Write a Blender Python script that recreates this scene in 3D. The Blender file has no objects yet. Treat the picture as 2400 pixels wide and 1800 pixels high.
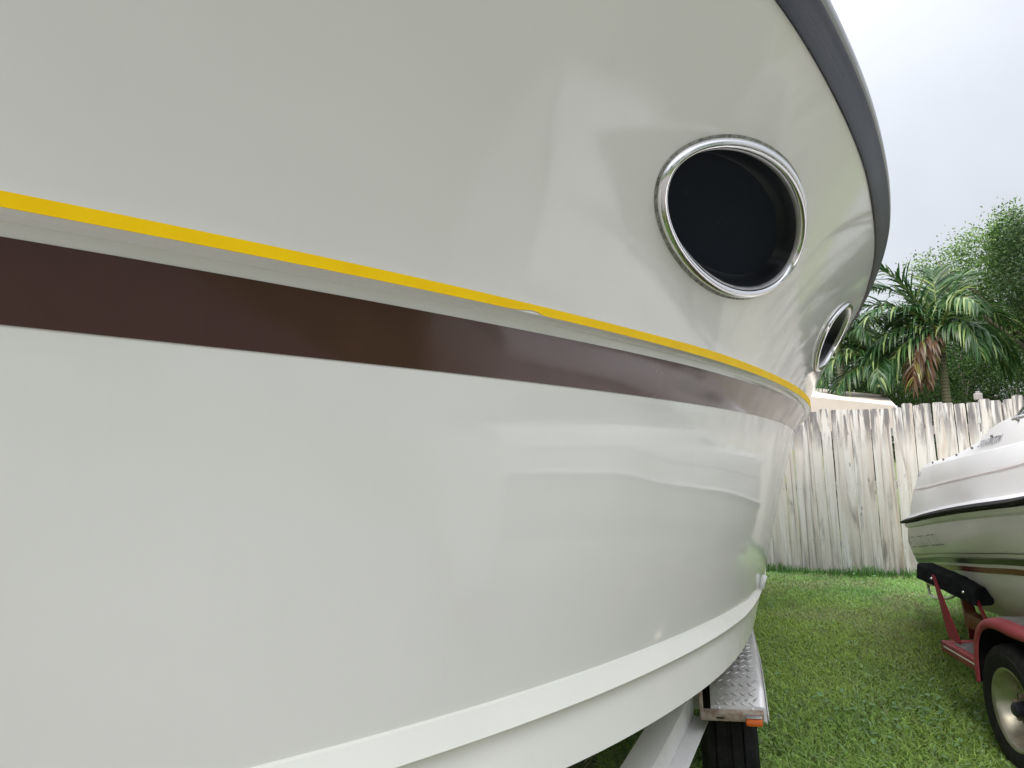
import bpy, bmesh, math, random
import numpy as np
from mathutils import Vector, Matrix
random.seed(7); rng = np.random.default_rng(7)
SC = bpy.context.scene; COL = SC.collection
R = math.radians

# ------------------------------------------------------------ camera, sky, sun, exposure
EYE, PITCH, ROLL = 1.40, R(5.9), R(2.63)
fw = Vector((0, math.cos(PITCH), math.sin(PITCH))); r0 = Vector((1, 0, 0)); u0 = r0.cross(fw)
RT = math.cos(ROLL)*r0 - math.sin(ROLL)*u0; UP = RT.cross(fw)
cd = bpy.data.cameras.new('camera'); cam = bpy.data.objects.new('camera', cd); COL.objects.link(cam)
cd.sensor_width = 36; cd.lens = 36*1733/2400; cd.clip_start = 0.05; cd.clip_end = 2000
cam.matrix_world = Matrix(((RT.x, UP.x, -fw.x, 0), (RT.y, UP.y, -fw.y, 0), (RT.z, UP.z, -fw.z, EYE), (0, 0, 0, 1)))
SC.camera = cam
SUN_EL, SUN_AZ = R(50), R(228)          # high, behind the photographer, veiled by cloud
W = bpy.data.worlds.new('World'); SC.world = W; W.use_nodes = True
nt = W.node_tree; nt.nodes.clear()
wo = nt.nodes.new('ShaderNodeOutputWorld'); bg = nt.nodes.new('ShaderNodeBackground')
sky = nt.nodes.new('ShaderNodeTexSky'); sky.sky_type = 'NISHITA'; sky.sun_disc = False
sky.sun_elevation = SUN_EL; sky.sun_rotation = SUN_AZ; sky.dust_density = 4; sky.air_density = 1.2
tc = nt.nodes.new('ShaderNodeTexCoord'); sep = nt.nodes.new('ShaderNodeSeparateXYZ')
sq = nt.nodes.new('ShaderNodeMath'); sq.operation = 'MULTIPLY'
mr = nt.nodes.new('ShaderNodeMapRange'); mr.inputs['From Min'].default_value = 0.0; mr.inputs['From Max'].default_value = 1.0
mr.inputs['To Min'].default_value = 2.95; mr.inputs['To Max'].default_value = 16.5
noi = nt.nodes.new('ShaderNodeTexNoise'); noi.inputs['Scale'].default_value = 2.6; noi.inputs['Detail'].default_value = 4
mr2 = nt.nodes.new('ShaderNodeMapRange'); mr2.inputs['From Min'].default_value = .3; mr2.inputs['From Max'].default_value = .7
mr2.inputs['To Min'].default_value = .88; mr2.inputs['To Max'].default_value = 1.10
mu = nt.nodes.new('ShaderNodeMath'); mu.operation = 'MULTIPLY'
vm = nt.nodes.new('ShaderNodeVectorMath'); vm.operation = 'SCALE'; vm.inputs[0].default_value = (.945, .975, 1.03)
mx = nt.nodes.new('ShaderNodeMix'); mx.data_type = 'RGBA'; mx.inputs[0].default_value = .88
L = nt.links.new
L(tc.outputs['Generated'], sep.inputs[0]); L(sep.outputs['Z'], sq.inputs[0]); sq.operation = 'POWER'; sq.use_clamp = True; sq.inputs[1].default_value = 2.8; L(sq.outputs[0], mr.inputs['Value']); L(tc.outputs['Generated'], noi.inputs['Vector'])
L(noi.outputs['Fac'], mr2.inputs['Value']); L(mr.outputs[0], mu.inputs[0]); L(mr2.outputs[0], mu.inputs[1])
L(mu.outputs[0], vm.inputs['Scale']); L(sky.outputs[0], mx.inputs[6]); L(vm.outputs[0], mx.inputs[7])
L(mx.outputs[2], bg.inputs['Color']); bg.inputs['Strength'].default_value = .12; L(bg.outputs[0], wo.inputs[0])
sl = bpy.data.lights.new('sun', 'SUN'); sl.energy = 1.5; sl.angle = R(35); sl.color = (1, .96, .9)
so = bpy.data.objects.new('sun', sl); COL.objects.link(so)
so.rotation_euler = (math.pi/2-SUN_EL, 0, math.pi-SUN_AZ)   # azimuths clockwise from +Y
vs = SC.view_settings; vs.view_transform = 'Standard'; vs.look = 'None'; vs.gamma = 1; vs.exposure = 1.1; vs.use_curve_mapping = False
SC.cycles.max_bounces = 6; SC.cycles.diffuse_bounces = 3; SC.cycles.glossy_bounces = 3; SC.cycles.transmission_bounces = 3
SC.cycles.caustics_reflective = False; SC.cycles.caustics_refractive = False

# ------------------------------------------------------------ helpers
def tag(o, label=None, cat=None, group=None, kind=None):
    for k, v in (('label', label), ('category', cat), ('group', group), ('kind', kind)):
        if v: o[k] = v
    return o
def empty(name, loc=(0, 0, 0), rz=0, **k):
    o = bpy.data.objects.new(name, None); COL.objects.link(o); o.location = loc; o.rotation_euler[2] = rz
    o.empty_display_size = .1
    return tag(o, **k)
def link(name, me, mat=None, parent=None, loc=None, rot=None, smooth=False, **k):
    o = bpy.data.objects.new(name, me); COL.objects.link(o)
    if mat is not None and not me.materials: me.materials.append(mat)
    if parent: o.parent = parent
    if loc is not None: o.location = loc
    if rot is not None: o.rotation_euler = rot
    if smooth: me.polygons.foreach_set('use_smooth', [True]*len(me.polygons))
    return tag(o, **k)
def npmesh(name, V, F, cols=None):
    """V (n,3); F list/array of equal length faces"""
    me = bpy.data.meshes.new(name); V = np.asarray(V, np.float32); F = np.asarray(F, np.int32)
    me.vertices.add(len(V)); me.vertices.foreach_set('co', V.ravel())
    k = F.shape[1]; me.loops.add(F.size); me.loops.foreach_set('vertex_index', F.ravel())
    me.polygons.add(len(F)); me.polygons.foreach_set('loop_start', np.arange(0, F.size, k, dtype=np.int32))
    me.polygons.foreach_set('loop_total', np.full(len(F), k, np.int32))
    me.update(calc_edges=True); me.validate()
    if cols is not None:
        a = me.color_attributes.new('col', 'FLOAT_COLOR', 'POINT')
        c = np.ones((len(V), 4), np.float32); c[:, :3] = cols; a.data.foreach_set('color', c.ravel())
    return me
def bm_mesh(name, bm):
    bmesh.ops.recalc_face_normals(bm, faces=bm.faces)
    me = bpy.data.meshes.new(name); bm.to_mesh(me); bm.free(); return me
def box(bm, x0, x1, y0, y1, z0, z1, bevel=0, M=None):
    r = bmesh.ops.create_cube(bm, size=1); vs_ = r['verts']
    for v in vs_: v.co = Vector((x0+(v.co.x+.5)*(x1-x0), y0+(v.co.y+.5)*(y1-y0), z0+(v.co.z+.5)*(z1-z0)))
    if bevel:
        es = list({e for v in vs_ for e in v.link_edges})
        q = bmesh.ops.bevel(bm, geom=es, offset=bevel, segments=2, affect='EDGES', profile=.5)
        vs_ = list({v for f in q['faces'] for v in f.verts} | {v for v in vs_ if v.is_valid})
    if M is not None: bmesh.ops.transform(bm, matrix=M, verts=[v for v in vs_ if v.is_valid])
    return vs_
def tube_np(P, rad, n=8, cap=True):
    P = np.asarray(P, float); m = len(P); rad = np.broadcast_to(np.asarray(rad, float), (m,))
    T = np.gradient(P, axis=0); T /= np.linalg.norm(T, axis=1)[:, None]
    ref = np.array([0, 0, 1.]) if abs(T[0][2]) < .9 else np.array([1., 0, 0])
    V = []
    A = np.cross(T[0], ref); A /= np.linalg.norm(A)
    for i in range(m):
        A = A-T[i]*(A@T[i]); A /= np.linalg.norm(A); B = np.cross(T[i], A)
        for k in range(n):
            th = 2*np.pi*k/n; V.append(P[i]+rad[i]*(np.cos(th)*A+np.sin(th)*B))
    F = [(i*n+k, i*n+(k+1) % n, (i+1)*n+(k+1) % n, (i+1)*n+k) for i in range(m-1) for k in range(n)]
    if cap:
        V.append(P[0]); V.append(P[-1]); a, b = m*n, m*n+1
        F += [(a, (k+1) % n, k, a) for k in range(n)]; F += [(b, (m-1)*n+k, (m-1)*n+(k+1) % n, b) for k in range(n)]
    return np.array(V), F
def from_py(name, V, F):
    me = bpy.data.meshes.new(name)
    F = [tuple(dict.fromkeys(f)) for f in F]
    me.from_pydata([tuple(v) for v in V], [], F); me.update(); return me
def tube(name, P, rad, mat, parent=None, n=8, **k):
    V, F = tube_np(P, rad, n); return link(name, from_py(name, V, F), mat, parent, smooth=True, **k)
def lathe(name, prof, n=48, closed=False):
    """prof: list of (x along axis, radius); axis = local x"""
    V = []; F = []
    for (x, r_) in prof:
        for k in range(n):
            th = 2*math.pi*k/n; V.append((x, r_*math.cos(th), r_*math.sin(th)))
    for i in range(len(prof)-1):
        for k in range(n): F.append((i*n+k, i*n+(k+1) % n, (i+1)*n+(k+1) % n, (i+1)*n+k))
    return from_py(name, V, F)
def auto_smooth(me, ang=35):
    me.polygons.foreach_set('use_smooth', [True]*len(me.polygons))
    try: me.set_sharp_from_angle(angle=R(ang))
    except Exception: pass

# ------------------------------------------------------------ materials
def mat(name, base=(.5, .5, .5), rough=.5, metal=0, coat=0, coat_r=.05, spec=.5, trans=0, ior=1.5):
    m = bpy.data.materials.new(name); m.use_nodes = True
    b = m.node_tree.nodes['Principled BSDF']
    b.inputs['Base Color'].default_value = (*base, 1); b.inputs['Roughness'].default_value = rough
    b.inputs['Metallic'].default_value = metal; b.inputs['Coat Weight'].default_value = coat
    b.inputs['Coat Roughness'].default_value = coat_r; b.inputs['Specular IOR Level'].default_value = spec
    b.inputs['Transmission Weight'].default_value = trans; b.inputs['IOR'].default_value = ior
    return m
class N:
    def __init__(s, m): s.t = m.node_tree; s.b = s.t.nodes['Principled BSDF']
    def n(s, ty, **k):
        x = s.t.nodes.new(ty)
        for a, v in k.items():
            if a in ('operation', 'data_type', 'blend_type', 'feature', 'noise_dimensions', 'attribute_name'): setattr(x, a, v)
            else:
                x.inputs[a.replace('_', ' ')].default_value = v
        return x
    def l(s, a, b): s.t.links.new(a, b)
    def coord(s, kind='Object', scale=(1, 1, 1), rot=(0, 0, 0)):
        c = s.n('ShaderNodeTexCoord'); mp = s.n('ShaderNodeMapping'); mp.inputs['Scale'].default_value = scale
        mp.inputs['Rotation'].default_value = rot
        s.l(c.outputs[kind], mp.inputs['Vector']); return mp.outputs[0]
    def noise(s, vec, scale=5, detail=4, rough=.55, dist=0):
        x = s.n('ShaderNodeTexNoise', Scale=scale, Detail=detail, Roughness=rough, Distortion=dist); s.l(vec, x.inputs['Vector']); return x.outputs['Fac']
    def rng(s, v, a, b, c, d):
        x = s.n('ShaderNodeMapRange', From_Min=a, From_Max=b, To_Min=c, To_Max=d); s.l(v, x.inputs['Value']); return x.outputs[0]
    def mix(s, f, a, b, mode='MIX'):
        x = s.n('ShaderNodeMix', data_type='RGBA', blend_type=mode)
        for i, v in ((0, f), (6, a), (7, b)):
            if hasattr(v, 'links'): s.l(v, x.inputs[i])
            elif i == 0: x.inputs[0].default_value = v
            else: x.inputs[i].default_value = (*v, 1)
        return x.outputs[2]
    def math(s, op, a, b=None):
        x = s.n('ShaderNodeMath', operation=op)
        for i, v in ((0, a), (1, b)):
            if v is None: continue
            if hasattr(v, 'links'): s.l(v, x.inputs[i])
            else: x.inputs[i].default_value = v
        return x.outputs[0]
    def bump(s, h, strength=.2, dist=.01):
        x = s.n('ShaderNodeBump', Strength=strength, Distance=dist); s.l(h, x.inputs['Height']); s.l(x.outputs[0], s.b.inputs['Normal'])
    def base(s, c): s.l(c, s.b.inputs['Base Color'])
    def rough(s, c): s.l(c, s.b.inputs['Roughness'])

M = {}
# gelcoat: faintly chalky, very slightly wavy so that reflections waver
def gelcoat(name, c, wav=.25, rough=.10, coat=.0):
    m = mat(name, c, rough, coat=coat, coat_r=.03, spec=.5); n = N(m)
    v = n.coord('Object'); big = n.noise(v, 1.3, 3, .5); fine = n.noise(v, 26, 3, .6)
    col = n.mix(n.rng(big, .35, .65, 0, 1), tuple(x*.965 for x in c), tuple(min(1, x*1.02) for x in c))
    n.base(col); runs = n.noise(n.coord('Object', (9, 9, .7)), 2.2, 5, .65); col = n.mix(n.rng(runs, .55, .75, 0, .10), col, tuple(x*.86 for x in c)); n.base(col)
    n.rough(n.rng(fine, .3, .7, rough*.8, rough*1.35))
    n.bump(n.noise(v, 5.5, 2, .4), wav, .004)
    return m
M['gel'] = gelcoat('white_gelcoat', (.765, .755, .72), .05, .06)
M['gel'].node_tree.nodes['Principled BSDF'].inputs['Specular IOR Level'].default_value = .22
M['gel_strip'] = gelcoat('strake_gelcoat', (.765, .76, .70), .1, .2)
M['gel2'] = mat('boat_gelcoat', (.86, .84, .80), .27, spec=.3)
n = N(M['gel2']); v = n.coord('Object'); n.base(n.mix(n.rng(n.noise(v, 2.2, 4), .35, .65, 0, 1), (.83, .81, .77), (.88, .865, .825)))
M['deck2'] = mat('deck_gelcoat', (.88, .87, .88), .4); n = N(M['deck2']); v = n.coord('Object')
n.base(n.mix(n.rng(n.noise(v, 1.8, 4), .35, .65, 0, 1), (.86, .845, .865), (.90, .885, .905)))
M['yellow'] = mat('yellow_tape', (.94, .56, .004), .5, spec=.1); n = N(M['yellow'])
v = n.coord('Object'); n.base(n.mix(n.rng(n.noise(v, 9, 4), .35, .65, 0, 1), (.93, .575, .002), (.98, .64, .004)))
n.bump(n.noise(v, 30, 2), .08, .003)
M['brown'] = mat('brown_tape', (.05, .028, .02), .13, spec=.3, coat=.0, coat_r=.05); n = N(M['brown'])
v = n.coord('Object'); sp_ = n.noise(v, 170, 2, .7); bl = n.noise(v, 7, 5, .6)
n.base(n.mix(n.rng(bl, .35, .7, 0, 1), (.056, .023, .018), (.070, .030, .023)))
n.rough(n.rng(bl, .3, .7, .06, .12)); n.bump(n.noise(v, 6, 2), .05, .004)
M['rubber'] = mat('grey_vinyl', (.02, .02, .03), .45, spec=.12); n = N(M['rubber'])
v = n.coord('UV', (1, 60, 1)); g = n.noise(v, 3, 5, .65, .4); v2 = n.coord('Object'); g2 = n.noise(v2, 4, 5, .6)
n.base(n.mix(n.rng(n.math('ADD', g, g2), .75, 1.25, 0, 1), (.010, .012, .020), (.030, .028, .036)))
n.rough(n.rng(g, .3, .7, .35, .5)); n.bump(g, .25, .003)
M['dark_rubber'] = mat('black_rubber', (.022, .022, .024), .7, spec=.2); n = N(M['dark_rubber'])
v = n.coord('Object'); g = n.noise(v, 18, 5, .7); n.base(n.mix(n.rng(g, .35, .7, 0, 1), (.010, .010, .012), (.028, .027, .026))); n.bump(n.noise(v, 90, 3), .3, .002)
M['chrome'] = mat('polished_steel', (.72, .71, .72), .09, 1); n = N(M['chrome'])
v = n.coord('Object'); n.rough(n.rng(n.noise(v, 40, 4), .4, .75, .06, .22)); n.bump(n.noise(v, 14, 2), .15, .003)
M['alu'] = mat('dull_aluminium', (.52, .51, .52), .42, .75); n = N(M['alu'])
v = n.coord('Object'); g = n.noise(v, 9, 6, .65); n.base(n.mix(n.rng(g, .35, .7, 0, 1), (.44, .43, .44), (.62, .61, .62))); n.rough(n.rng(g, .3, .7, .33, .55))
M['lip'] = mat('stained_rail_metal', (.26, .26, .255), .38, .6)
M['painted_alu'] = mat('chalky_aluminium', (.36, .35, .355), .5, .0); n = N(M['painted_alu'])
v = n.coord('Object'); g = n.noise(v, 6, 6, .7); sp2 = n.noise(v, 60, 3, .7)
c_ = n.mix(n.rng(g, .35, .7, 0, 1), (.78, .76, .765), (.88, .86, .865)); c_ = n.mix(n.rng(sp2, .66, .74, 0, .8), c_, (.20, .15, .12))
n.base(c_); n.bump(sp2, .1, .002)
M['tread'] = mat('diamond_plate', (.60, .585, .58), .42, .55); n = N(M['tread'])
v = n.coord('Object'); g = n.noise(v, 8, 6, .7); c_ = n.mix(n.rng(g, .35, .7, 0, 1), (.48, .465, .465), (.72, .70, .69))
c_ = n.mix(n.rng(n.noise(v, 28, 4, .75), .6, .78, 0, .55), c_, (.30, .22, .17)); n.base(c_); n.rough(n.rng(g, .3, .7, .28, .5))
M['dark_hub'] = mat('dark_hub', (.035, .035, .05), .3, .3)
M['rust'] = mat('rusty_galvanized', (.35, .22, .13), .7, .2); n = N(M['rust'])
v = n.coord('Object'); g = n.noise(v, 22, 6, .7); n.base(n.mix(n.rng(g, .38, .62, 0, 1), (.27, .17, .11), (.46, .41, .36))); n.bump(g, .3, .002)
M['rust_dark'] = mat('rust', (.20, .07, .03), .8); n = N(M['rust_dark']); v = n.coord('Object'); g = n.noise(v, 120, 5, .7)
n.base(n.mix(n.rng(g, .35, .65, 0, 1), (.12, .045, .03), (.30, .12, .06))); n.bump(g, .5, .002)
M['amber'] = mat('amber_lens', (.75, .14, .015), .15, coat=.5)
M['red_metal'] = mat('red_trailer_paint', (.26, .018, .035), .32, spec=.25); n = N(M['red_metal'])
v = n.coord('Object'); g = n.noise(v, 7, 6, .65); n.base(n.mix(n.rng(g, .35, .7, 0, 1), (.17, .008, .018), (.25, .018, .032))); n.rough(n.rng(g, .3, .7, .25, .5))
M['red_fade'] = mat('faded_red_fender', (.38, .075, .09), .5); n = N(M['red_fade'])
v = n.coord('Object'); g = n.noise(v, 5, 6, .65); n.base(n.mix(n.rng(g, .35, .7, 0, 1), (.25, .028, .042), (.36, .065, .08)))
M['carpet'] = mat('black_carpet', (.014, .015, .018), .95, spec=.1); n = N(M['carpet'])
v = n.coord('Object'); g = n.noise(v, 140, 4, .8); g1 = n.noise(v, 14, 4, .7)
c_ = n.mix(n.rng(g1, .4, .7, 0, 1), (.012, .013, .016), (.028, .032, .038)); n.base(n.mix(n.rng(g, .62, .72, 0, .6), c_, (.09, .09, .09))); n.bump(g, 1, .006)
M['mat_grey'] = mat('worn_grey_tread', (.10, .10, .105), .6); n = N(M['mat_grey'])
v = n.coord('Object'); g = n.noise(v, 14, 6, .7); n.base(n.mix(n.rng(g, .35, .65, 0, 1), (.07, .07, .075), (.19, .18, .175))); n.bump(n.noise(v, 150, 2), .5, .002)
M['cream_steel'] = mat('cream_wheel_paint', (.46, .42, .33), .28, .85); n = N(M['cream_steel'])
v = n.coord('Object'); g = n.noise(v, 11, 6, .65); c_ = n.mix(n.rng(g, .35, .65, 0, 1), (.38, .35, .28), (.56, .53, .46))
n.base(n.mix(n.rng(n.noise(v, 34, 4, .7), .6, .72, 0, .7), c_, (.22, .12, .06)))
M['black'] = mat('black_stripe', (.012, .016, .016), .2); M['green_black'] = M['black']
M['maroon'] = mat('maroon_stripe', (.17, .012, .022), .2)
M['pin'] = mat('pinstripe_grey', (.16, .14, .13), .4); M['pin_red'] = mat('pinstripe_rose', (.42, .22, .22), .4)
M['letter'] = mat('grey_lettering', (.20, .20, .24), .4); M['blue'] = mat('blue_decal', (.12, .16, .38), .4)
M['faint'] = mat('faded_lettering', (.17, .18, .14), .4)
M['white_plastic'] = mat('white_plastic', (.85, .85, .85), .3)
M['glass'] = mat('dark_port_glass', (.008, .011, .016), .5, spec=.0)
n = N(M['glass']); v = n.coord('Object'); g = n.noise(v, 260, 2, .7); g1 = n.noise(v, 9, 3, .6)
dust = n.math('MULTIPLY', n.rng(g, .66, .76, 0, 1), n.rng(g1, .48, .62, 0, 1)); n.base(n.mix(dust, (.019, .022, .029), (.15, .15, .145))); n.rough(n.rng(dust, 0, 1, .5, .8))
M['gasket'] = mat('perished_sealant', (.13, .13, .105), .7); n = N(M['gasket']); v = n.coord('Object'); g = n.noise(v, 90, 4, .8)
n.base(n.mix(n.rng(g, .4, .65, 0, 1), (.10, .10, .08), (.40, .40, .36))); n.bump(g, .5, .002)
M['liner'] = mat('port_liner', (.008, .010, .014), .35, spec=.25)
M['wind'] = mat('tinted_glass', (.03, .05, .045), .05, trans=.6)
# ------------------------------------------------------------ hull lines of the big boat
# frame: s metres aft of the stem, t metres to port of the centre line, z up
BA, BCL = math.radians(18.5), -1.02
ba = np.array([math.sin(BA), math.cos(BA), 0.]); br = np.array([math.cos(BA), -math.sin(BA), 0.])
def BP(s, t, z):
    s, t, z = np.broadcast_arrays(np.asarray(s, float), np.asarray(t, float), np.asarray(z, float))
    return s[..., None]*ba + (t+BCL)[..., None]*br + z[..., None]*np.array([0, 0, 1.])
def pchip(xs, ys):
    xs = np.array(xs, float); ys = np.array(ys, float); h = np.diff(xs); d = np.diff(ys)/h; m = np.zeros(len(xs))
    for i in range(1, len(xs)-1):
        if d[i-1]*d[i] > 0:
            w1 = 2*h[i]+h[i-1]; w2 = h[i]+2*h[i-1]; m[i] = (w1+w2)/(w1/d[i-1]+w2/d[i])
    m[0] = d[0]; m[-1] = d[-1]
    def f(x):
        x = np.asarray(x, float); i = np.clip(np.searchsorted(xs, x)-1, 0, len(xs)-2); u = np.clip((x-xs[i])/h[i], 0, 1)
        return ((2*u**3-3*u**2+1)*ys[i]+(u**3-2*u**2+u)*h[i]*m[i]+(-2*u**3+3*u**2)*ys[i+1]+(u**3-u**2)*h[i]*m[i+1])
    return f
def sm(xs, ys):   # smoothed so that no kinks show in the gloss
    f = pchip(xs, ys); X = np.arange(xs[0], xs[-1]+.001, .02); Y = f(X)
    k = np.exp(-.5*(np.arange(-22, 23)/9.)**2); k /= k.sum()
    lo = 2*Y[0]-Y[1:23][::-1]; hi = 2*Y[-1]-Y[-23:-1][::-1]
    Z = np.convolve(np.concatenate([lo, Y, hi]), k, 'valid')
    return lambda x: np.interp(x, X, Z)
S0 = -.5; S1 = 8.2
tk = sm([-.12, .1, .4, .7, 1, 1.4, 1.8, 2.3, 2.8, 3.3, 3.8, 4.4, 5.2, 6, 7, 9], [0, .115, .262, .402, .529, .677, .804, .938, 1.047, 1.135, 1.205, 1.27, 1.329, 1.351, 1.356, 1.34])
zk = lambda s: 1.68-.01*s
tcn = sm([.22, .4, .7, 1, 1.4, 1.8, 2.3, 2.8, 3.3, 3.8, 4.4, 5.2, 6, 7, 9], [0, .085, .276, .432, .586, .702, .813, .901, .958, .981, .979, .962, .94, .91, .85])
zct = sm([0, .4, .85, 1.44, 1.8, 2.4, 2.9, 3.2, 3.5, 5, 9], [1.085, 1.052, 1.015, .967, .937, .887, .848, .826, .814, .802, .792])
zst = sm([0, .4, 1.03, 1.37, 1.9, 2.4, 2.9, 3.5, 5, 9], [1.035, 1.005, .956, .928, .886, .850, .828, .812, .80, .79])
zbc = sm([0, .5, 1, 1.42, 1.68, 1.88, 2.2, 2.5, 2.74, 3.08, 3.42, 5, 9], [.98, .93, .865, .816, .792, .777, .752, .736, .722, .712, .708, .70, .70])
tbc = sm([.25, .4, .7, 1, 1.42, 1.68, 1.88, 2.2, 2.5, 2.74, 3.08, 3.42, 4, 5, 9], [0, .09, .30, .462, .627, .707, .758, .830, .880, .906, .928, .938, .932, .905, .82])
tro = sm([-.5, -.3, 0, .6, 1.2, 1.84, 2.04, 2.26, 2.54, 2.9, 3.18, 3.5, 3.9, 4.38, 4.97, 5.63, 6.15, 7, 9], [0, .18, .38, .72, 1.0, 1.235, 1.295, 1.359, 1.432, 1.511, 1.567, 1.619, 1.675, 1.715, 1.745, 1.764, 1.752, 1.73, 1.68])
zro = lambda s: 2.5-.02*s
tri = sm([-.45, -.28, 0, .6, 1.2, 1.6, 1.77, 1.98, 2.23, 2.52, 2.8, 3.2, 3.35, 4.02, 4.51, 5.3, 6, 7, 9], [0, .16, .34, .68, .955, 1.12, 1.176, 1.238, 1.306, 1.378, 1.437, 1.502, 1.527, 1.608, 1.642, 1.677, 1.68, 1.66, 1.62])
zri = lambda s: 2.38-.02*s
zyt = sm([-.2, .52, 1.03, 1.69, 2.1, 2.64, 3.13, 3.85, 5.1, 9], [1.695, 1.692, 1.687, 1.682, 1.684, 1.680, 1.678, 1.679, 1.682, 1.68])
zbt = sm([-.2, .54, 1.07, 1.76, 2.19, 2.79, 3.58, 4.96, 9], [1.66, 1.654, 1.645, 1.638, 1.635, 1.629, 1.628, 1.63, 1.63])
zbb = sm([0, .4, .555, .93, 1.39, 1.79, 2.24, 2.9, 3.64, 5.0, 9], [1.583, 1.572, 1.566, 1.556, 1.547, 1.541, 1.535, 1.526, 1.515, 1.499, 1.49])
fade = lambda s, s0, w=.4: np.clip((np.asarray(s)-s0)/w, 0, 1)
def gst(s): return 1-fade(s, 2.7, .8)
def tbt(s): return tk(s)-.035*fade(s, -.1)
def tbb(s): return tk(s)-(.035+.2*(tk(s)-np.maximum(tcn(s), 0)))*fade(s, -.05, .5)
def concave(s, w): return -(.035*np.exp(-((np.asarray(s)-2.2)/2.8)**2)+.006)*4*w*(1-w)*fade(s, -.3, .6)
# rows from top to bottom: (name, stem s, t(s), z(s))
ROWS = {
 'ri':  (-.45, tri, zri),
 'yt0': (-.135, lambda s: tk(s)-.014*fade(s, -.1), lambda s: zyt(s)+.003),
 'yt':  (-.12, tk, zyt),
 'yb':  (-.12, tk, zk),
 'u1':  (-.115, lambda s: tk(s)-.012*fade(s, -.1), lambda s: zk(s)-.003),
 'u2':  (-.11, lambda s: tk(s)-.034*fade(s, -.1), lambda s: .80*zk(s)+.20*zbt(s)),
 'bt':  (-.10, tbt, zbt),
 'bb':  (-.02, tbb, zbb),
 'ct':  (.22, tcn, zct),
 'ct2': (.22, lambda s: tcn(s)+.006*gst(s), lambda s: zct(s)-.001-.002*gst(s)),
 'st':  (.23, lambda s: tcn(s)+.004+.028*gst(s), lambda s: np.minimum(zst(s), zct(s)-.003)),
 'st2': (.23, lambda s: tcn(s)+.002+.010*gst(s), lambda s: np.minimum(zst(s), zct(s)-.003)-.003),
 'bc':  (.25, tbc, zbc),
 'bi':  (.35, lambda s: np.maximum(tbc(s)-.26, 0), lambda s: zbc(s)-.025),
 'keel': (.45, lambda s: 0*s, lambda s: .40+.30*np.exp(-(np.asarray(s)-.45)/.5)),
}
def row(name, sig):
    s0, tf, zf = ROWS[name]; sig = np.asarray(sig, float)
    s = np.where(sig >= 1.2, sig, s0+(1.2-s0)*(sig-S0)/(1.2-S0))
    t = np.maximum(tf(s), 0) if name != 'keel' else np.zeros_like(s)
    t = np.where(sig <= S0+1e-6, 0, t)
    return s, t, zf(s)
SIG = np.concatenate([np.linspace(S0, 1.2, 70, endpoint=False), np.linspace(1.2, 4.6, 290, endpoint=False), np.linspace(4.6, S1, 40)])
def patch_st(a, b, nv, bulge=None, sig=SIG):
    A_, B_ = row(a, sig), row(b, sig); w = np.linspace(0, 1, nv+1)[:, None]
    s = A_[0]*(1-w)+B_[0]*w; t = A_[1]*(1-w)+B_[1]*w; z = A_[2]*(1-w)+B_[2]*w
    if bulge is not None: t = np.maximum(t+bulge(s, w), 0)
    return s, t, z
def topside_bulge(s, w): return .012*4*w*(1-w)*fade(s, .3, .8)
def panel_t(s, z):      # upper panel: port offset at (s, z)
    z0, z1 = zri(s), zyt(s)+.003; w = (z0-z)/(z0-z1)
    return tri(s)*(1-w)+(tk(s)-.014)*w+concave(s, w)
def panel_n(s, z):
    e = .01; P = BP(s, panel_t(s, z), z)
    a_ = BP(s+e, panel_t(s+e, z), z)-P; b_ = BP(s, panel_t(s, z+e), z+e)-P
    n_ = np.cross(a_, b_); n_ /= np.linalg.norm(n_, axis=-1)[..., None]
    return np.where((n_@br)[..., None] < 0, -n_, n_)
# ------------------------------------------------------------ ground
lawn_m = mat('lawn_soil', (.05, .07, .02), .95); n = N(lawn_m)
v = n.coord('Object'); g = n.noise(v, .9, 6, .65); g2 = n.noise(v, 24, 5, .75)
c_ = n.mix(n.rng(g, .35, .68, 0, 1), (.11, .17, .045), (.17, .20, .07)); c_ = n.mix(n.rng(g2, .42, .66, 0, .75), c_, (.11, .095, .055))
n.base(c_); n.bump(g2, .8, .03)
gx = np.concatenate([[-600, -200, -80, -40], np.arange(-20, 20.1, .5), [40, 80, 200, 600]]); ng = len(gx)
GX, GY = np.meshgrid(gx, gx+4); 
def gz(x, y): return .012*np.sin(x*1.7+.6)*np.sin(y*1.3)+.008*np.sin(x*3.1+y*2.3)
VV = np.stack([GX, GY, gz(GX, GY)-.012], -1).reshape(-1, 3)
FF = [(i*ng+j, i*ng+j+1, (i+1)*ng+j+1, (i+1)*ng+j) for i in range(ng-1) for j in range(ng-1)]
link('lawn', npmesh('lawn', VV, FF), lawn_m, kind='structure', smooth=True)

slab_m = mat('bounce_slab_grey', (.16, .155, .145), .85); n = N(slab_m); v = n.coord('Object'); g = n.noise(v, 1.1, 6, .65)
n.base(n.mix(n.rng(g, .35, .65, 0, 1), (.17, .165, .155), (.24, .23, .215))); n.bump(n.noise(v, 60, 4), .3, .004)
bm = bmesh.new(); box(bm, -14, 7, -9, 1.55, -.1, .012, .01); link('bounce_slab', bm_mesh('bounce_slab', bm), slab_m, kind='structure')  # unseen grey slab added to bounce neutral light up onto the hull

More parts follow.
